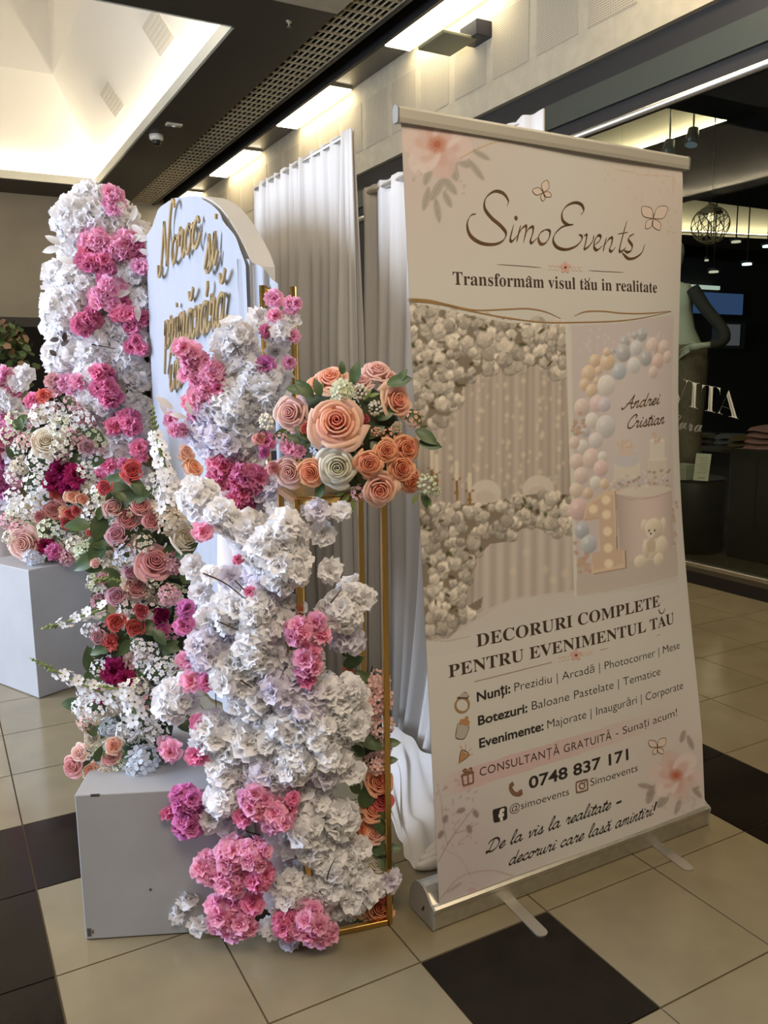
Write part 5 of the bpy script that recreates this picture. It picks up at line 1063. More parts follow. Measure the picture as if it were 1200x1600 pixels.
for i, (u, v, r, c, nr, ln) in enumerate([(525.5, 660, 42, 'peach', .155, (0, 0, .2)), (455, 645, 28, 'blush', .10, (-.5, 0, .1)), (619.5, 626, 27, 'peach', .10, (.5, -.2, .2)), (577, 724, 21, 'orange', .16, (.1, 0, -.1)), (604, 704, 18, 'orange', .15, (.2, 0, 0)), (635, 701, 22, 'orange', .12, (.4, -.2, 0)), (627, 731, 22, 'orange', .13, (.3, -.1, -.1)), (641, 752, 20, 'orange', .11, (.4, -.2, -.3)), (593, 764, 28, 'peach', .14, (.1, 0, -.3)), (527, 729, 31, 'ivory', .155, (0, 0, -.15)), (485, 738, 21, 'orange', .14, (-.2, 0, -.1)), (452, 737, 23, 'blush', .12, (-.3, 0, -.1)), (518, 592, 26, 'peach', .07, (-.2, 0, .9)), (589, 580, 24, 'blush', .06, (.2, 0, .9)), (497, 600, 20, 'peach', .06, (-.4, 0, .8)), (566, 596, 18, 'blush', .08, (0, 0, .8)), (610, 592, 18, 'blush', .05, (.4, 0, .8))]):
    petal_rose(A, c, u, v, r, nr, ln, i % 4)
for u, v, r, c, k in ((535, 612, 20, 'greenwhite', 'hydrangea'), (568, 656, 12, 'coral', 'rosebud'), (478, 670, 13, 'coral', 'rosebud'), (405, 686, 14, 'rosepink', 'rosebud'), (412, 708, 13, 'magenta', 'rosebud'), (428, 733, 16, 'rosepink', 'rosebud'), (451, 700, 15, 'pink', 'blossom'), (470, 706, 13, 'pink', 'blossom'), (416, 658, 18, 'ivory', 'berry_sprig'), (563, 612, 18, 'ivory', 'berry_sprig'), (587, 638, 17, 'ivory', 'berry_sprig'), (668, 757, 24, 'greenwhite', 'berry_sprig'), (681, 768, 12, 'greenwhite', 'berry_sprig'), (646, 655, 14, 'peach', 'filler_flower'), (587, 676, 12, 'peach', 'berry_sprig'), (608, 681, 12, 'peach', 'filler_flower'), (498, 700, 15, 'bluewhite', 'hydrangea'), (515, 702, 14, 'dusty', 'filler_flower'), (520, 690, 10, 'mauve', 'filler_flower'), (440, 685, 10, 'mauve', 'filler_flower'), (558, 690, 10, 'rosepink', 'filler_flower'), (620, 668, 12, 'cream', 'rosebud'), (563, 770, 14, 'dusty', 'filler_flower'), (548, 630, 14, 'white', 'filler_flower')): A.one(k, c, u, v, r, .12, (A.r.uniform(-.3, .3), 0, .2))
for u, v, L, an in ((552, 600, 36, 1.4), (489, 622, 40, 2.3), (480, 612, 34, 2.9), (498, 640, 36, -.6), (493, 688, 38, 2.5), (485, 690, 34, -2.2), (572, 684, 34, .6), (545, 706, 36, -.4), (560, 700, 34, -1.4), (650, 672, 40, -.5), (655, 690, 36, -.2), (622, 596, 24, 1.0), (605, 600, 40, .3), (560, 735, 34, -1.0), (470, 690, 30, 2.8), (590, 655, 30, .5), (640, 640, 30, -.9), (600, 740, 34, -1.8), (505, 755, 30, -2.0), (500, 620, 30, 1.8), (660, 770, 26, -1.2), (448, 672, 26, -2.6), (580, 690, 34, -.9), (535, 585, 22, 1.6), (632, 655, 30, .2)): A.leaf(u, v, L, an, .115, W=.30)
for u, v, L, an in ((545, 772, 22, -2.2), (552, 778, 20, -1.6), (540, 768, 18, -2.8), (568, 625, 20, 1.0), (576, 620, 18, .4), (545, 608, 22, 2.2), (652, 772, 18, -2), (668, 776, 16, -1.2), (500, 612, 16, 1.2)): A.leaf(u, v, L, an, .11, m_leaf2, .22)
A.twig([(408, 684), (405, 676), (412, 672), (416, 680), (409, 684)], .12)
A.flush()

# ================================================================== ARRANGEMENT 4: mixed roses on the near pedestal
A = Arr('rose_arrangement', 'tall mixed arrangement of pink roses and white flower spikes on the near pedestal', (-.48, .62, .405), (-.49, .60))
A.core(240, 1000, 38, 130, -.09, m_coregreen); A.core(278, 930, 30, 120, -.10, m_coregreen); A.core(225, 1130, 46, 68, -.09, m_coregreen); A.core(240, 850, 30, 90, -.08, m_coregreen)
RS = [(207, 737, 21, 'coral', 'rosebud'), (165, 763, 15, 'coral', 'rosebud'), (178, 793, 19, 'blush', 'rosebud'), (218, 790, 18, 'rosepink', 'rosebud'), (200, 813, 21, 'rosepink', 'rosebud'), (237, 815, 19, 'rosepink', 'rosebud'), (183, 835, 20, 'mauve', 'rosebud'), (242, 878, 25, 'rosepink', 'rose'), (290, 710, 17, 'blush', 'rosebud'), (300, 733, 20, 'peach', 'rosebud'), (287, 843, 26, 'cream', 'rosebud'), (205, 895, 15, 'mauve', 'rosebud'), (213, 917, 19, 'rosepink', 'rosebud'), (183, 932, 19, 'mauve', 'rosebud'), (220, 955, 14, 'coral', 'rosebud'), (250, 963, 16, 'wine', 'rosebud'), (183, 973, 18, 'coral', 'rosebud'), (212, 982, 17, 'coral', 'rosebud'), (155, 996, 14, 'dusty', 'rosebud'), (172, 1003, 16, 'coral', 'chrysanthemum'), (178, 1050, 26, 'wine', 'chrysanthemum'), (195, 1060, 18, 'wine', 'chrysanthemum'), (160, 1087, 16, 'wine', 'chrysanthemum'),
 (142, 1155, 11, 'cream', 'rose'), (177, 1165, 12, 'peach', 'rose'), (172, 1183, 12, 'rosepink', 'rose'), (143, 1205, 12, 'peach', 'rose'), (167, 1212, 16, 'cream', 'rose'), (113, 1197, 15, 'rosepink', 'rose'), (123, 1177, 12, 'blush', 'rose'), (153, 1223, 11, 'rosepink', 'rosebud'), (222, 1193, 28, 'bluewhite', 'hydrangea'), (267, 813, 24, 'cream', 'hydrangea'), (255, 795, 18, 'cream', 'hydrangea'), (270, 880, 18, 'dusty', 'hydrangea'), (195, 870, 18, 'bluewhite', 'filler_flower'), (160, 905, 12, 'dusty', 'rosebud'), (150, 880, 10, 'blush', 'rosebud'), (230, 1020, 18, 'white', 'filler_flower'), (225, 1035, 16, 'white', 'filler_flower'), (247, 1047, 20, 'white', 'filler_flower'), (262, 1040, 16, 'white', 'filler_flower'), (190, 1085, 20, 'white', 'filler_flower'), (213, 1075, 18, 'ivory', 'filler_flower'), (207, 1105, 20, 'white', 'filler_flower'), (225, 1125, 20, 'white', 'filler_flower'), (245, 1147, 18, 'white', 'filler_flower'), (155, 1045, 14, 'white', 'filler_flower'), (135, 1080, 14, 'white', 'filler_flower'), (150, 1110, 16, 'white', 'filler_flower'), (172, 1137, 16, 'bluewhite', 'hydrangea'), (135, 1130, 14, 'blush', 'filler_flower'), (255, 985, 14, 'magenta', 'rosebud'), (240, 905, 14, 'greenwhite', 'filler_flower'), (265, 930, 18, 'dusty', 'hydrangea'), (225, 850, 16, 'ivory', 'filler_flower'), (200, 1140, 18, 'white', 'filler_flower'), (235, 1100, 16, 'dusty', 'filler_flower'), (140, 985, 12, 'white', 'filler_flower'), (215, 1010, 12, 'white', 'filler_flower'), (256, 770, 16, 'white', 'filler_flower'), (240, 755, 15, 'white', 'filler_flower'), (262, 745, 14, 'white', 'filler_flower'), (273, 770, 14, 'cream', 'filler_flower'), (150, 1165, 10, 'greenwhite', 'filler_flower'), (188, 1195, 12, 'greenwhite', 'filler_flower'), (260, 1165, 18, 'pink', 'blossom')]
for k in range(95):
    v = A.r.uniform(770, 1205); u = A.r.uniform(150, 292) if v < 1100 else A.r.uniform(130, 265)
    c, kd = A.r.choice([('white', 'filler_flower'), ('white', 'filler_flower'), ('ivory', 'filler_flower'), ('cream', 'hydrangea'), ('dusty', 'hydrangea'), ('greenwhite', 'filler_flower'), ('dusty', 'filler_flower'), ('white', 'filler_flower')]); A.one(kd, c, u, v, A.r.uniform(13, 20), A.r.uniform(-.03, .02), ((u - 215) / 130, 0, .2))
for u, v, r, c, k in RS: A.one(k, c, u, v, r * (1.12 if 'rose' in k else 1.0), A.r.uniform(.03, .07), ((u - 215) / 160, 0, .18 + (1000 - v) / 1500))
spike(A, [(262, 790), (254, 730), (244, 680), (238, 632)], .06, 22, .017); spike(A, [(272, 780), (262, 740), (250, 700)], .05, 14, .017)
spike(A, [(165, 950), (130, 962), (95, 975), (64, 983)], .08, 14, .013); spike(A, [(180, 1090), (130, 1070), (90, 1050), (46, 1028)], .08, 18, .015); spike(A, [(215, 1125), (205, 1098), (190, 1078), (150, 1072)], .10, 14, .017, .2); spike(A, [(140, 910), (165, 905), (190, 908)], .08, 8, .006, .9)
for k in range(120):
    u = 215 + A.r.uniform(-75, 75); v = A.r.uniform(760, 1215); u = u if v < 1100 else 195 + A.r.uniform(-70, 80); A.leaf(u, v, A.r.uniform(24, 46), A.r.uniform(0, 6.28), A.r.uniform(-.03, .035), W=.36)
for u, v, L, an in ((205, 785, 40, .7), (222, 775, 36, 2.0), (182, 770, 22, -.6), (240, 985, 30, -.8), (205, 1000, 30, -2.2), (165, 1012, 26, -2.8), (250, 925, 36, .3), (275, 870, 40, .6), (150, 1150, 28, 2.2), (160, 1175, 24, -.4), (190, 1185, 28, .4), (150, 1190, 26, 1.2)): A.leaf(u, v, L, an, .06)
A.flush()

# ================================================================== ARRANGEMENT 5: blossom column at the near side of the arch
A = Arr('blossom_column', 'pink and white blossom column climbing beside the near side of the arch board', (-.01, 1.02, 0), (-.02, 1.02))
A.core(360, 660, 40, 110, -.05); A.core(380, 900, 40, 260, -.06)
for u, v, r, c in ((297, 543, 24, 'pink'), (318, 570, 34, 'pink'), (330, 590, 24, 'pink'), (300, 585, 22, 'pink'), (318, 612, 34, 'pink'), (340, 615, 22, 'deep'), (370, 528, 27, 'white'), (345, 535, 18, 'white'), (372, 566, 36, 'white'), (405, 602, 36, 'white'), (366, 636, 40, 'white'), (324, 668, 34, 'lilacwhite'), (274, 666, 19, 'pink'), (301, 641, 20, 'pink'), (386, 683, 40, 'white'), (350, 690, 34, 'lilacwhite'), (366, 731, 40, 'deep'), (328, 714, 24, 'pink'), (345, 750, 30, 'deep'), (384, 768, 36, 'deep'), (400, 720, 24, 'white'), (428, 467, 13, 'pink'), (455, 476, 17, 'pink'), (437, 486, 18, 'pink'), (405, 496, 17, 'white'), (437, 517, 22, 'white'), (416, 517, 10, 'deep'), (458, 524, 10, 'pink'), (432, 549, 22, 'white'), (414, 571, 15, 'magenta'), (440, 584, 22, 'white'), (452, 566, 10, 'pink'), (432, 608, 23, 'white'), (456, 500, 13, 'white'), (415, 630, 26, 'white'), (425, 760, 34, 'lilacwhite'), (440, 800, 30, 'white'), (400, 810, 34, 'lilacwhite'), (455, 830, 26, 'white'), (330, 640, 26, 'lilacwhite'), (415, 690, 14, 'deep'), (345, 790, 30, 'white'), (480, 790, 20, 'lilacwhite')):
    if 'white' not in c and r > 15:
        for q_ in range(3): A.blob(u + A.r.uniform(-.55, .55) * r, v + A.r.uniform(-.6, .6) * r, r * .66, c, .085 + A.r.uniform(-.03, .02), rb=A.r.uniform(.034, .042), dens=1.1)
        continue
    A.blob(u, v, r * 1.14, c, (.04 if 'white' in c else .085) + A.r.uniform(-.03, .03), rb=A.r.uniform(.038, .048), dens=1.2)
for u, v, L, an in ((270, 640, 34, 2.4), (290, 652, 26, 2.9), (300, 648, 24, 2.0), (262, 648, 22, 2.2)): A.leaf(u, v, L, an, .12, petal_mat('white_silk_leaf', (.74, .70, .66), (.82, .79, .76), .05), .20)
A.twig([(364, 536), (370, 546), (374, 556)], .16, .003); A.flush()

# ================================================================== ARRANGEMENT 6: tall column at the far side of the arch
A = Arr('blossom_column', 'tallest white and pink blossom column rising at the far side of the arch board', (-.12, 3.02, 0), (-.13, 3.0))
for cy, rx, rz in ((400, 34, 70), (540, 42, 100), (690, 42, 110)): A.core(165, cy, rx, rz, -.14)
for u, v, r, c in ((143, 317, 28, 'white'), (128, 322, 18, 'white'), (170, 308, 20, 'pink'), (180, 322, 16, 'pink'), (120, 345, 33, 'white'), (150, 345, 30, 'white'), (180, 350, 33, 'white'), (145, 368, 22, 'pink'), (158, 385, 22, 'pink'), (190, 375, 28, 'pink'), (205, 392, 20, 'deep'), (143, 402, 24, 'deep'), (225, 406, 22, 'pink'), (215, 370, 22, 'white'), (120, 390, 24, 'white'), (100, 437, 28, 'white'), (130, 445, 36, 'white'), (190, 433, 36, 'white'), (165, 420, 22, 'deep'), (210, 425, 22, 'white'), (172, 463, 28, 'pink'), (195, 480, 22, 'deep'), (147, 500, 27, 'deep'), (207, 493, 25, 'deep'), (103, 485, 34, 'white'), (110, 513, 34, 'white'), (187, 515, 27, 'white'), (220, 470, 20, 'white'), (213, 543, 17, 'deep'), (98, 557, 28, 'white'), (125, 545, 32, 'white'), (152, 545, 32, 'white'), (197, 562, 26, 'white'), (222, 530, 22, 'white'), (107, 590, 26, 'pink'), (85, 600, 16, 'dusty'), (147, 587, 27, 'white'), (177, 600, 29, 'deep'), (215, 585, 24, 'white'), (163, 630, 28, 'white'), (190, 655, 26, 'deep'), (215, 640, 24, 'white'), (145, 678, 32, 'dusty'), (183, 698, 30, 'white'), (207, 712, 24, 'deep'), (157, 735, 24, 'deep'), (120, 660, 26, 'dusty'), (215, 680, 22, 'white'), (135, 625, 26, 'white'), (180, 735, 28, 'white'), (212, 750, 24, 'white')):
    if 'white' not in c:
        for q_ in range(4): A.blob(u + A.r.uniform(-.7, .7) * r, v + A.r.uniform(-.7, .7) * r, r * .70, c, .15 + A.r.uniform(-.04, .03), rb=A.r.uniform(.044, .056), dens=1.1)
        continue
    A.blob(u, v, r * (1.22 if 'white' in c else 1.05), c, (.04 if 'white' in c else .13) + A.r.uniform(-.04, .04), rb=A.r.uniform(.054, .068), dens=1.3)
ml = petal_mat('white_silk_leaf', (.74, .70, .66), (.82, .79, .76), .05)
for u, v, L, an in ((95, 383, 28, 2.5), (92, 388, 26, 3.3), (115, 412, 28, 2.7), (112, 416, 26, 3.6), (92, 484, 22, 2.4), (198, 335, 24, 2.2), (206, 345, 22, 1.3), (206, 352, 22, -.6), (205, 380, 24, .9), (215, 375, 24, .3), (218, 390, 22, -.4), (178, 462, 26, .3), (214, 478, 24, -1.5), (196, 326, 22, 2.4)): A.leaf(u, v, L, an, .16, ml, .26)
A.twig([(198, 352), (204, 340), (206, 330)], .15, .003, mat=ml); A.twig([(115, 410), (100, 395), (85, 380)], .12, .003, mat=ml); A.twig([(143, 538), (165, 542), (180, 545)], .16, .004)
for u, v in ((92, 530), (96, 540), (100, 533), (88, 556)): A.leaf(u, v, 14, A.r.uniform(0, 6), .16, m_twig)
A.flush()

# ================================================================== ARRANGEMENT 7: mixed flowers on the far pedestal
A = Arr('rose_arrangement', 'low mixed arrangement of wine, pink and white flowers on the far pedestal', (-.52, 2.60, .605), (-.52, 2.55))
A.core(85, 760, 42, 88, -.10, m_coregreen)
RS = [(72, 690, 21, 'cream', 'rose'), (67, 650, 20, 'white', 'filler_flower'), (97, 667, 20, 'ivory', 'filler_flower'), (128, 655, 18, 'white', 'filler_flower'), (85, 640, 16, 'white', 'filler_flower'), (95, 735, 24, 'wine', 'chrysanthemum'), (118, 743, 22, 'wine', 'chrysanthemum'), (82, 755, 20, 'wine', 'chrysanthemum'), (108, 760, 18, 'wine', 'chrysanthemum'), (55, 755, 18, 'white', 'filler_flower'), (60, 720, 20, 'white', 'filler_flower'), (95, 700, 18, 'ivory', 'filler_flower'), (98, 774, 11, 'rosepink', 'rose'), (113, 774, 10, 'peach', 'rose'), (87, 772, 10, 'coral', 'rosebud'), (83, 795, 14, 'rosepink', 'rose'), (62, 808, 12, 'rosepink', 'rosebud'), (103, 817, 12, 'coral', 'rosebud'), (108, 803, 10, 'coral', 'rosebud'), (125, 820, 10, 'coral', 'rosebud'), (142, 832, 9, 'coral', 'rosebud'), (118, 798, 9, 'coral', 'rosebud'), (102, 800, 9, 'peach', 'rose'), (37, 850, 22, 'blush', 'rose'), (70, 853, 18, 'wine', 'chrysanthemum'), (85, 862, 16, 'magenta', 'chrysanthemum'), (133, 863, 18, 'greenwhite', 'hydrangea'), (118, 850, 14, 'ivory', 'filler_flower'), (43, 793, 18, 'white', 'filler_flower'), (25, 800, 16, 'ivory', 'filler_flower'), (30, 825, 14, 'dusty', 'filler_flower'), (75, 825, 16, 'greenwhite', 'filler_flower'), (60, 778, 16, 'bluewhite', 'filler_flower'), (135, 735, 14, 'ivory', 'filler_flower'), (145, 760, 16, 'ivory', 'filler_flower'), (150, 790, 16, 'cream', 'filler_flower'), (140, 805, 15, 'white', 'filler_flower'), (150, 820, 12, 'cream', 'filler_flower'), (128, 780, 12, 'peach', 'rosebud'), (135, 700, 14, 'dusty', 'rosebud'), (20, 775, 14, 'white', 'filler_flower'), (15, 840, 12, 'ivory', 'filler_flower'), (50, 870, 13, 'bluewhite', 'hydrangea'), (105, 870, 14, 'dusty', 'hydrangea'), (105, 868, 10, 'coral', 'rosebud'), (150, 850, 14, 'greenwhite', 'filler_flower'), (110, 630, 12, 'dusty', 'filler_flower'), (50, 625, 16, 'deep', 'blossom'), (68, 618, 14, 'coral', 'blossom'), (40, 690, 14, 'blush', 'filler_flower'), (125, 690, 12, 'dusty', 'filler_flower'), (30, 700, 12, 'white', 'filler_flower')]
for k in range(60):
    v = A.r.uniform(640, 868); u = A.r.uniform(15, 155)
    c, kd = A.r.choice([('white', 'filler_flower'), ('ivory', 'filler_flower'), ('greenwhite', 'filler_flower'), ('dusty', 'filler_flower'), ('white', 'filler_flower'), ('cream', 'hydrangea')]); A.one(kd, c, u, v, A.r.uniform(12, 17), A.r.uniform(.0, .05), ((u - 85) / 130, 0, .2))
for u, v, r, c, k in RS: A.one(k, c, u, v, r * (1.15 if 'rose' in k else 1.0), A.r.uniform(.06, .12), ((u - 85) / 160, 0, .2 + (760 - v) / 500))
for k in range(60): A.leaf(85 + A.r.uniform(-60, 60), A.r.uniform(630, 868), A.r.uniform(18, 34), A.r.uniform(0, 6.28), A.r.uniform(.0, .06), W=.36)
spike(A, [(150, 800), (158, 770), (163, 745)], .06, 10, .014)
A.flush()
# ================================================================== ARRANGEMENT 8: blossom at the left edge
A = Arr('blossom_cascade', 'pink and white blossom bush at the left edge behind the far pedestal', (-.58, 3.2, 0), (-.58, 3.2))
A.core(5, 690, 26, 110, -.05); A.core(0, 860, 26, 160, -.08)
for u, v, r, c in ((8, 587, 22, 'pink'), (-14, 600, 24, 'pink'), (40, 583, 20, 'white'), (28, 600, 22, 'white'), (20, 612, 16, 'deep'), (5, 630, 28, 'white'), (30, 640, 20, 'white'), (10, 663, 26, 'pink'), (-10, 690, 26, 'deep'), (12, 690, 22, 'pink'), (5, 722, 24, 'magenta'), (22, 712, 18, 'lilacwhite'), (20, 748, 22, 'pink'), (0, 758, 24, 'magenta'), (25, 735, 16, 'lilacwhite'), (15, 780, 22, 'lilacwhite'), (-12, 640, 24, 'white'), (-12, 740, 24, 'pink'), (45, 665, 16, 'white')): A.blob(u, v, r, c, .03, rb=A.r.uniform(.056, .068), dens=.95)
A.flush()

# far dark bush at the left edge
bs = thing('dark_bush', 'dark brownish leafy bush far back at the left edge', 'plant', (.30, 13.2, 0))
r = random.Random(4); mb = MB()
for k in range(420):
    an = r.uniform(0, 6.28); z = 1.1 + r.random() ** .8 * 1.3; rad = .62 * math.sqrt(max(.05, 1 - ((z - 1.75) / .75) ** 2)) * r.uniform(.5, 1.0); c = Vector((rad * math.cos(an) - .25, rad * math.sin(an), z)); d = Vector((r.uniform(-1, 1), r.uniform(-1, 1), r.uniform(-.5, 1))).normalized(); e = d.orthogonal().normalized() * .05; L = d * .13
    mb.add([tuple(c - e), tuple(c + L * .5 - e * 1.5), tuple(c + L), tuple(c + L * .5 + e * 1.5), tuple(c + e)], [(0, 1, 2, 3, 4)], mi=0 if r.random() < .72 else 1)
f_ = obj('foliage', mb.me('foliage', mats=[m_leaf, pbr('brown_blossom', (.22, .14, .09), .8)]), bs); f_['kind'] = 'stuff'
V, F = loft_vf([ell_ring((-.25, 0, 0), .05, .05, 8), ell_ring((-.25, 0, .6), .04, .04, 8), ell_ring((-.25, 0, 1.5), .03, .03, 8)]); obj('trunk', mesh('trunk', V, F, m_twig, True), bs)
# ================================================================== BEHIND THE SHOP GLASS
m_mann = pbr('white_mannequin', (.36, .38, .33), .35); m_trs = pbr('taupe_trouser_cloth', (.135, .11, .08), .85, noise=.2, nscale=30); m_slv = pbr('black_sleeve_cloth', (.015, .014, .014), .85); m_shirt = pbr('white_shirt_cloth', (.34, .36, .31), .8)
mx, my = 4.10, 2.90; z0 = .66
pl = thing('display_plinth', 'black round display plinth behind the shop glass', 'plinth', (mx + .03, 2.80, .10))
V, F = loft_vf([ell_ring((0, 0, 0), .25, .25, 32), ell_ring((0, 0, .535), .25, .25, 32), ell_ring((0, 0, .545), .245, .245, 32)]); obj('drum', mesh('drum', V, F, pbr('black_plinth_paint', (.008, .0075, .006), .45), True), pl)
V, F = loft_vf([ell_ring((0, 0, .545), .252, .252, 32), ell_ring((0, 0, .56), .252, .252, 32)]); obj('top_disc', mesh('top_disc', V, F, pbr('black_plinth_top', (.01, .01, .009), .3)), pl)
mn = thing('mannequin', 'white mannequin in taupe trousers standing behind the shop glass', 'mannequin', (mx, my, z0))
rings = [ell_ring((0, 0, .93), .115, .155, 18), ell_ring((0, 0, 1.02), .105, .14, 18), ell_ring((.01, 0, 1.12), .09, .125, 18), ell_ring((.01, 0, 1.26), .105, .15, 18), ell_ring((0, 0, 1.38), .10, .175, 18), ell_ring((0, 0, 1.44), .07, .14, 18), ell_ring((0, 0, 1.47), .05, .06, 18), ell_ring((-.01, 0, 1.53), .045, .048, 18), ell_ring((-.015, 0, 1.57), .066, .06, 18), ell_ring((-.02, 0, 1.63), .088, .07, 18), ell_ring((-.015, 0, 1.69), .094, .074, 18), ell_ring((-.01, 0, 1.74), .08, .064, 18), ell_ring((-.005, 0, 1.775), .045, .038, 18), ell_ring((0, 0, 1.785), .015, .012, 18)]
rings = [[(x, y + .13 * min(1, max(0, (z - .95) / .3)), z) for x, y, z in rg_] for rg_ in rings]
V, F = loft_vf(rings); obj('body', mesh('body', V, F, m_mann, True), mn)
V, F = loft_vf([ell_ring((0, 0, .90), .135, .175, 18), ell_ring((0, 0, 1.02), .118, .155, 18), ell_ring((.01, 0, 1.12), .10, .135, 18), ell_ring((.01, 0, 1.26), .115, .16, 18), ell_ring((0, 0, 1.38), .11, .185, 18), ell_ring((0, 0, 1.445), .078, .15, 18)]); V = [(x, y + .13 * min(1, max(0, (z - .95) / .3)), z) for x, y, z in V]; obj('shirt', mesh('shirt', V, F, m_shirt, True), mn)
for s_ in (-1, 1):
    V, F = loft_vf([ell_ring((0, s_ * .055, .98), .13, .12, 18), ell_ring((0, s_ * .075, .85), .135, .11, 18), ell_ring((.01, s_ * .09, .60), .10, .095, 18), ell_ring((.0, s_ * .095, .42), .085, .085, 18), ell_ring((.01, s_ * .10, .18), .08, .082, 18), ell_ring((.01, s_ * .10, .07), .085, .088, 18)]); obj('trouser_leg', mesh('trouser_leg', V, F, m_trs, True), mn)
    V, F = loft_vf([ell_ring((-.04, s_ * .10, .003), .10, .042, 14), ell_ring((-.045, s_ * .10, .03), .10, .042, 14), ell_ring((0, s_ * .10, .08), .045, .035, 14), ell_ring((0, s_ * .10, .14), .035, .032, 14)]); obj('foot', mesh('foot', V, F, m_mann, True), mn)
V, F = loft_vf([ell_ring((0, 0, .955), .138, .178, 18), ell_ring((0, 0, .995), .132, .172, 18)]); obj('waistband', mesh('waistband', V, F, m_trs, True), mn)
# bent arm on the near side: dark sleeve, pale hand laid on the hip
V, F = tube_vf([tuple(p) for p in catmull([np.array(p) for p in ((0, -.06, 1.40), (.02, -.16, 1.26), (.03, -.33, 1.08), (-.02, -.36, 1.00), (-.08, -.31, .985))], 4)], [.05, .05, .05, .048, .046, .045, .044, .042, .04, .04, .04, .038, .036, .034, .032, .032, .032], 12); obj('sleeve', mesh('sleeve', V, F, m_slv, True), mn)
mb = MB(); mb.add(*tube_vf([(-.07, -.32, .985), (-.105, -.27, .98), (-.13, -.22, .972), (-.14, -.19, .966)], [.022, .022, .030, .024], 10))
for k in range(4): mb.add(*tube_vf([(-.142, -.195 + .004 * k, .985 - .014 * k), (-.155, -.155 + .003 * k, .972 - .017 * k), (-.152, -.118 + [.006, 0, .004, .014][k], .95 - .018 * k), (-.146, -.10 + [.008, 0, .006, .018][k], .935 - .018 * k)], [.0085, .008, .0075, .005], 7))
mb.add(*tube_vf([(-.12, -.225, .99), (-.135, -.195, 1.005), (-.145, -.165, 1.003)], [.010, .009, .006], 7)); obj('hand', mb.me('hand', m_mann, True), mn)
# card and small box on the plinth
def at_obj(P): return tuple(P)
P = onx(1095, 742, 3.96); cd = thing('price_card', 'white printed price card propped on the plinth', 'card', (3.96, P[1], .665)); cd.rotation_euler = (0, 0, .35)
V, F = box_vf(-.004, .004, -.055, .055, 0, .20); me = mesh('card', V, F, pbr('white_card', (.50, .48, .43), .6)); obj('card', me, cd, rot=(0, .22, 0))
mb = MB()
for k in range(7): mb.add(*box_vf(-.0062, -.0058, -.040, .035 - .012 * (k % 3), .165 - .018 * k, .169 - .018 * k))
mb.add(*box_vf(-.0062, -.0058, -.03, .02, .015, .024)); obj('print_lines', mb.me('print_lines', pbr('grey_print', (.30, .29, .27), .6)), cd, rot=(0, .22, 0))
P = onx(1073, 745, 3.98); t = thing('card_box', 'small pale box beside the price card on the plinth', 'box', (3.93, P[1] - .02, .665)); V, F = box_vf(-.05, .05, -.06, .06, 0, .11); me = mesh('carton', V, F, pbr('pale_carton', (.30, .30, .25), .6)); bevel_me(me, .004); obj('carton', me, t); V, F = box_vf(-.052, .052, -.062, .062, .09, .115); obj('lid', mesh('lid', V, F, pbr('pale_carton_lid', (.34, .34, .29), .6)), t)
# woven globe pendant
P = onx(1110, 352, 5.0); gp = thing('globe_pendant', 'woven globe pendant lamp hanging inside the shop', 'pendant lamp', P); m_wick = pbr('dark_wicker', (.20, .14, .07), .6)
rr = .155; rg = random.Random(9)
for k in range(16):
    ax = Vector((rg.uniform(-1, 1), rg.uniform(-1, 1), rg.uniform(-.8, .8))).normalized(); e1 = ax.orthogonal().normalized(); e2 = ax.cross(e1); pts = [tuple((e1 * math.cos(a) + e2 * math.sin(a)) * rr + ax * .02 * math.sin(k)) for a in np.linspace(0, 6.2832, 29)]
    V, F = tube_vf(pts, .0032, 5, False); obj('woven_hoop', mesh('woven_hoop', V, F, m_wick, True), gp)
V, F = loft_vf([ell_ring((0, 0, .10), .10, .10, 20), ell_ring((0, 0, .15), .055, .055, 20), ell_ring((0, 0, .175), .02, .02, 20)]); obj('cap', mesh('cap', V, F, m_wick, True), gp)
tube('cord', [(0, 0, .17), (0, 0, CZ + .05 - P[2])], .004, m_black, gp)
V, F = loft_vf([ell_ring((0, 0, .10), .012, .012, 10), ell_ring((0, 0, .07), .03, .03, 10), ell_ring((0, 0, .035), .012, .012, 10)]); obj('bulb', mesh('bulb', V, F, emit('dim_bulb', (1, .8, .45), 1.2), True), gp)
# two track spotlights
for u, v, lab in ((1045, 232, 'dark track spotlight nearer the banner, inside the shop'), (1082, 214, 'bluish track spotlight hanging farther from the banner inside the shop')):
    P = onx(u, v, 5.0); t = thing('track_spotlight', lab, 'spotlight', P, group='track spotlights'); dv = Vector((-.25, -.1, -1)).normalized(); V, F = tube_vf([tuple(dv * -.07), tuple(dv * .07)], [.045, .062], 14); obj('can', mesh('can', V, F, pbr('grey_blue_can', (.16, .19, .20), .3, .6), True), t)
    V, F = tube_vf([tuple(dv * .0705), tuple(dv * .074)], [.05, .05], 14); obj('glass_disc', mesh('glass_disc', V, F, emit('dim_lens', (.55, .8, 1.0), .06)), t); tube('stem', [tuple(dv * -.07), (0, 0, 4.33 - P[2])], .008, m_alu, t)
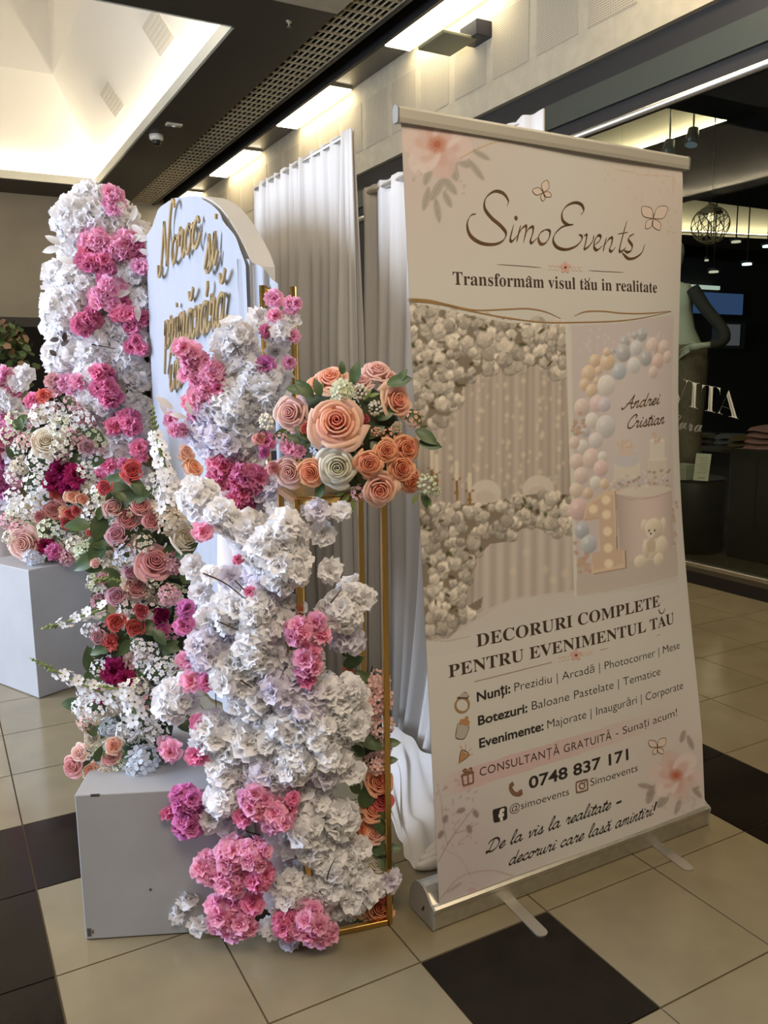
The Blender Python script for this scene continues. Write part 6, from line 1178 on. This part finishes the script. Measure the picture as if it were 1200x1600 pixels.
# glowing blue screen, dim sign for a glass reflection, small ceiling lights deep in the shop
a, b = ony(1073, 455, 6.5), ony(1160, 492, 6.5); t = thing('blue_screen', 'wide dim blue screen glowing deep inside the dark shop', 'screen', ((a[0] + b[0]) / 2, 6.5, b[2]))
w = (b[0] - a[0]) / 2; h = a[2] - b[2]
V, F = box_vf(-w, w, 0, .05, 0, h); obj('screen_face', mesh('screen_face', V, F, emit('dim_blue_glow', (.018, .035, .085), .9)), t); V, F = box_vf(-w - .03, w + .03, .01, .08, -.03, h + .03); obj('bezel', mesh('bezel', V, F, m_black), t)
V, F = box_vf(-w - .03, w * .1, -.02, .02, h + .04, h + .09); obj('bright_edge', mesh('bright_edge', V, F, emit('pale_tube', (.7, .85, .75), .35)), t)
a, b = ony(1125, 503, 6.45), ony(1163, 545, 6.45); t = thing('reflected_sign', 'small dim square sign standing in for a reflection in the shop glass', 'sign', ((a[0] + b[0]) / 2, 6.45, b[2])); w = (b[0] - a[0]) / 2; h = a[2] - b[2]  # solid board built in place of a sign mirrored in the glass
V, F = box_vf(-w, w, 0, .128, 0, h); obj('sign_board', mesh('sign_board', V, F, pbr('dim_sign_board', (.05, .05, .06), .5)), t); V, F = box_vf(-w * .55, w * .55, -.01, 0, h * .12, h * .92); obj('sign_panel', mesh('sign_panel', V, F, emit('dim_grey_panel', (.045, .045, .05), .8)), t)
for i, (u, v, c, s_) in enumerate([(1167, 414, (.55, .85, 1.0), 3.0), (1199, 386, (.55, .85, 1.0), 3.0), (1150, 379, (1, .9, .7), .35), (1115, 426, (1, .9, .7), .35), (1104, 408, (1, .9, .7), .3)]):
    P = ony(u, v, 5.8); lab = ['bright bluish downlight deep in the shop', 'bluish downlight at the right edge of the frame', 'faint round ceiling light right of the globe pendant', 'faint round ceiling light below the globe pendant', 'tiny ceiling light point under the globe pendant'][i]
    t = thing('downlight', lab, 'ceiling light', P, group='small lights deep in the shop'); rr = .06 if i != 4 else .025
    V, F = loft_vf([ell_ring((0, 0, 0), rr, rr, 16), ell_ring((0, 0, .02), rr * .9, rr * .9, 16)]); obj('lens', mesh('lens', V, F, emit('downlight_%d' % i, c, s_)), t); V, F = loft_vf([ell_ring((0, 0, .02), rr * 1.3, rr * 1.3, 16), ell_ring((0, 0, .05), rr * 1.3, rr * 1.3, 16)]); obj('trim_ring', mesh('trim_ring', V, F, m_black), t); tube('stem', [(0, 0, .05), (0, 0, max(.1, CZ + .12 - P[2]))], .008, m_black, t)
# display table with folded clothes
tb_ = thing('display_table', 'dark low display table with folded clothes inside the shop', 'table', (5.25, 3.15, .10)); mt = pbr('dark_table_wood', (.030, .024, .018), .5)
V, F = box_vf(-.55, .55, -.9, .6, .70, .74); me = mesh('table_top', V, F, mt); bevel_me(me, .005); obj('table_top', me, tb_)
for sx, sy in ((-.5, -.85), (.5, -.85), (-.5, .55), (.5, .55)): V, F = box_vf(sx - .025, sx + .025, sy - .025, sy + .025, 0, .70); obj('leg', mesh('leg', V, F, mt), tb_)
r = random.Random(3)
cols = [((.16, .13, .08), 'olive brown'), ((.10, .09, .08), 'charcoal'), ((.22, .15, .06), 'mustard brown'), ((.14, .14, .15), 'grey'), ((.20, .17, .13), 'sand')]
for i, (c, nm) in enumerate(cols):
    t = thing('folded_garment', nm + ' folded garment pile on the dark table in the shop', 'garment', (4.92 + .12 * (i % 2), 2.45 + i * .24, .850), group='folded clothes on the shop table')
    for k in range(2):
        def fn(a, b): return ((a - .5) * .26 + .01 * math.sin(b * 6 + k), (b - .5) * .2, .045 * k + .035 * (1 - (2 * a - 1) ** 6) * (1 - (2 * b - 1) ** 6) + .006 * math.sin(a * 9 + b * 7))
        V, F = grid_vf(fn, 10, 10); obj('fold', mesh('fold', V, F, pbr('garment_' + nm.replace(' ', '_'), tuple(x * .45 for x in c), .9), True), t)
P = onx(1192, 690, 4.3); t = thing('pink_garment_stack', 'pink folded clothes stack at the right edge inside the shop', 'garment', (4.35, P[1] - .02, .10))
V, F = box_vf(-.2, .2, -.2, .16, 0, .80); me = mesh('cube_stand', V, F, pbr('dark_cube', (.008, .007, .006), .5)); bevel_me(me, .004); obj('cube_stand', me, t)
for k in range(4):
    def fn(a, b): return ((a - .5) * .30 + .006 * k, (b - .5) * .26 - .004 * k, .80 + .042 * k + .038 * (1 - (2 * a - 1) ** 8) * (1 - (2 * b - 1) ** 8) + .004 * math.sin(a * 9 + b * 7 + k))
    V, F = grid_vf(fn, 10, 10); obj('fold', mesh('fold', V, F, pbr('pink_knit', (.20, .10, .105), .9), True), t)
# lettering on the glass
m_vin = pbr('white_window_vinyl', (.62, .63, .58), .6); m_vin2 = pbr('grey_window_vinyl', (.22, .22, .20), .6)
sg = thing('window_lettering', 'white serif and script shop lettering stuck on the glass', 'lettering', (XG - .003, 2.1, 1.5))
def glass_word(body, ps, pe, hpx, mat, off, nm):
    V, F = text_vf(body, 0, off); a, b = onx(*ps, XG - .003), onx(*pe, XG - .003); w = V[:, 0].max(); k = hpx / pxm(a) / .70
    P = np.stack([np.zeros(len(V)), a[1] + (b[1] - a[1]) * V[:, 0] / w - 2.1, a[2] + (b[2] - a[2]) * V[:, 0] / w + V[:, 1] * k - 1.5], 1); obj(nm, mesh(nm, P, F, mat), sg)
for ch, ps, pe in (('V', (1041, 630), (1076, 636)), ('I', (1076, 636), (1091, 640)), ('T', (1095, 641), (1124, 647)), ('A', (1120, 646), (1154, 656))): glass_word(serif(ch), ps, pe, 42, m_vin, -.02, 'letter')
m_gap = pbr('dark_letter_gap', (.10, .10, .09), .7)
for (u0, v0), (u1, v1) in (((1083, 602), (1083, 636)), ((1109, 606), (1109, 642)), ((1137, 615), (1147, 650)), ((1053, 600), (1062, 628))):
    a, b = onx(u0, v0, XG - .005), onx(u1, v1, XG - .005); V, F = tube_vf([(-.002, a[1] - 2.1, a[2] - 1.5), (-.002, b[1] - 2.1, b[2] - 1.5)], .0022, 4); obj('inline_stroke', mesh('inline_stroke', V, F, m_gap), sg)
glass_word(script('Cura'), (1046, 668), (1097, 676), 24, m_vin2, .012, 'script_word')
